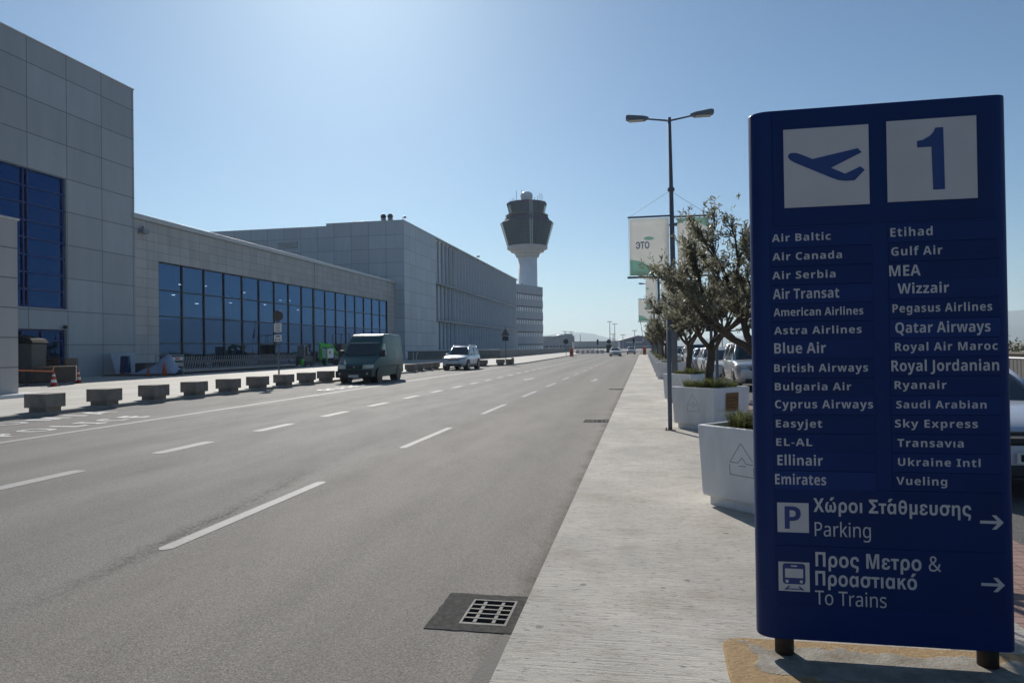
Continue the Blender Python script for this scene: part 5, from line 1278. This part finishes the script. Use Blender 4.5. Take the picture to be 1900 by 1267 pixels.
MB().box(1.9, 2.6, -.4, .4, .5, .55).box(1.9, 2.6, -.4, -.37, .55, 1.5).box(1.9, 2.6, .37, .4, .55, 1.5).box(1.9, 1.93, -.4, .4, 1.45, 1.5).box(2.57, 2.6, -.4, .4, 1.45, 1.5).build('basket', M_steel, b)
b = thing('boom_lift', 'dark folded lift parked left of the green boom lift', 'boom lift', (-33.4, 63.9, 0), R(85))
MB().box(-.9, .9, -.5, .5, .4, 1.0).build('chassis', simple('machine_grey', (.06, .065, .07), .5), b, bevel=.05)
MB().box(-.5, -.38, -.4, .4, 1.0, 2.1).box(.1, .22, -.4, .4, 1.0, 2.0).tube([(-.4, 0, 2.05), (.6, 0, 1.7), (1.1, 0, 1.1)], .1, 4).build('lift_frame', M_steel, b)
MB().box(-1.1, -.7, -.52, -.2, .1, .75).build('counterweight', M_lime, b, bevel=.05)
for x in (-.6, .6):
    for y in (-.5, .5): MB().wheel(-.1, .1, 0, .28, .28, 16).build('wheel', M_black, b); b.children[-1].location = (x, y, 0); b.children[-1].rotation_euler = (0, 0, R(90))
b = thing('scissor_lift', 'dark box lift with a raised frame half hidden by the green van', 'lift', (-33.4, 72.6, 0), R(90))
MB().box(-1.2, 1.2, -.55, .55, .35, .8).box(-1.0, 1.0, -.5, .5, .82, 2.3).build('lift_body', simple('machine_dark', (.03, .03, .035), .5), b, bevel=.03)
MB().tube([(-1.1, -.5, 2.3), (-1.1, -.5, 3.3), (1.1, -.5, 3.5), (1.1, -.5, 2.3)], .04, 5).tube([(-1.1, .5, 2.3), (-1.1, .5, 3.3), (1.1, .5, 3.5), (1.1, .5, 2.3)], .04, 5).build('guard_rail', M_dark, b)
for x in (-.8, .8):
    for y in (-.55, .55): MB().wheel(-.1, .1, 0, .28, .28, 16).build('wheel', M_black, b); b.children[-1].location = (x, y, 0); b.children[-1].rotation_euler = (0, 0, R(90))

# trees beyond the flyover parapet (right edge, and seen in the hall glass)
M_fol = leaf_mat('dark_foliage', (.025, .04, .015), (.06, .08, .03), .2)
def bushy(t, seed, h, w):
    r = random.Random(seed); MB().tube([(0, 0, 0), (.05, 0, h * .45)], [.2, .13], 7).build('trunk', M_bark, t, True)
    f = MB(); cl = [Vector((r.gauss(0, w * .33), r.gauss(0, w * .33), h * .62 + r.gauss(0, h * .13))) for _ in range(26)]
    for i in range(3600):
        c = r.choice(cl); p = c + Vector((r.gauss(0, 1), r.gauss(0, 1), r.gauss(0, .8))) * w * .16
        d = Vector((r.gauss(0, 1), r.gauss(0, 1), r.gauss(0, 1))).normalized(); e = d.orthogonal().normalized(); s_ = r.uniform(.07, .15)
        f.quad(p - d * s_, p + e * s_ * .5, p + d * s_, p - e * s_ * .5)
    f.build('crown', M_fol, t, fix=False)
tp0 = []
rr_ = random.Random(4)
for i in range(22):
    x, y = 21 + rr_.uniform(-1, 5), 22 + i * 6.2 + rr_.uniform(-1.5, 1.5)
    lab = 'dark green bushy tree beyond the parapet at the right'
    if i < 3:
        t = thing('bushy_tree', lab, 'tree', (x, y, -.9), 0, 'trees beyond the parapet'); bushy(t, i + 60, 2.6, 3.0); tp0.append(t)
    else:
        o = dup(tp0[i % 3], (x, y, -.9), i * 1.3); s_ = rr_.uniform(.7, 1.1); o.scale = (s_, s_, s_)
p = at(1385, 150)
t = thing('palm_tree', 'small palm beside the nearest olive trunk, far across the car park', 'palm', (p.x, p.y, -.4))
MB().tube([(0, 0, 0), (0, 0, 3.0)], [.25, .18], 8).build('trunk', M_bark, t)
f = MB(); r_ = random.Random(6)
for i in range(40):
    a = r_.uniform(0, 6.28); d = Vector((math.cos(a), math.sin(a), 0)); L = r_.uniform(.8, 1.2); up = r_.uniform(-.3, .9); w = Vector((-d.y, d.x, 0)) * .1
    p0 = Vector((0, 0, 3)); p1 = p0 + d * L * .5 + Vector((0, 0, up * .5)); p2 = p0 + d * L + Vector((0, 0, up * .5 - .3)); f.quad(p0 - w * .3, p1 - w, p1 + w, p0 + w * .3); f.quad(p1 - w, p2, p1 + w)
f.build('fronds', M_fol, t)

# ------------------------------------------------------------------ air
m, nt, out = new_mat('haze_air'); k = NT(nt)
vp = k.n('ShaderNodeVolumePrincipled'); vp.inputs['Color'].default_value = (.74, .88, 1, 1); vp.inputs['Density'].default_value = .00019; vp.inputs['Anisotropy'].default_value = .25
nt.links.new(vp.outputs[0], out.inputs['Volume'])
tag(MB().box(-6800, 6800, -6800, 6800, -4, 275).build('haze', m), kind='stuff')
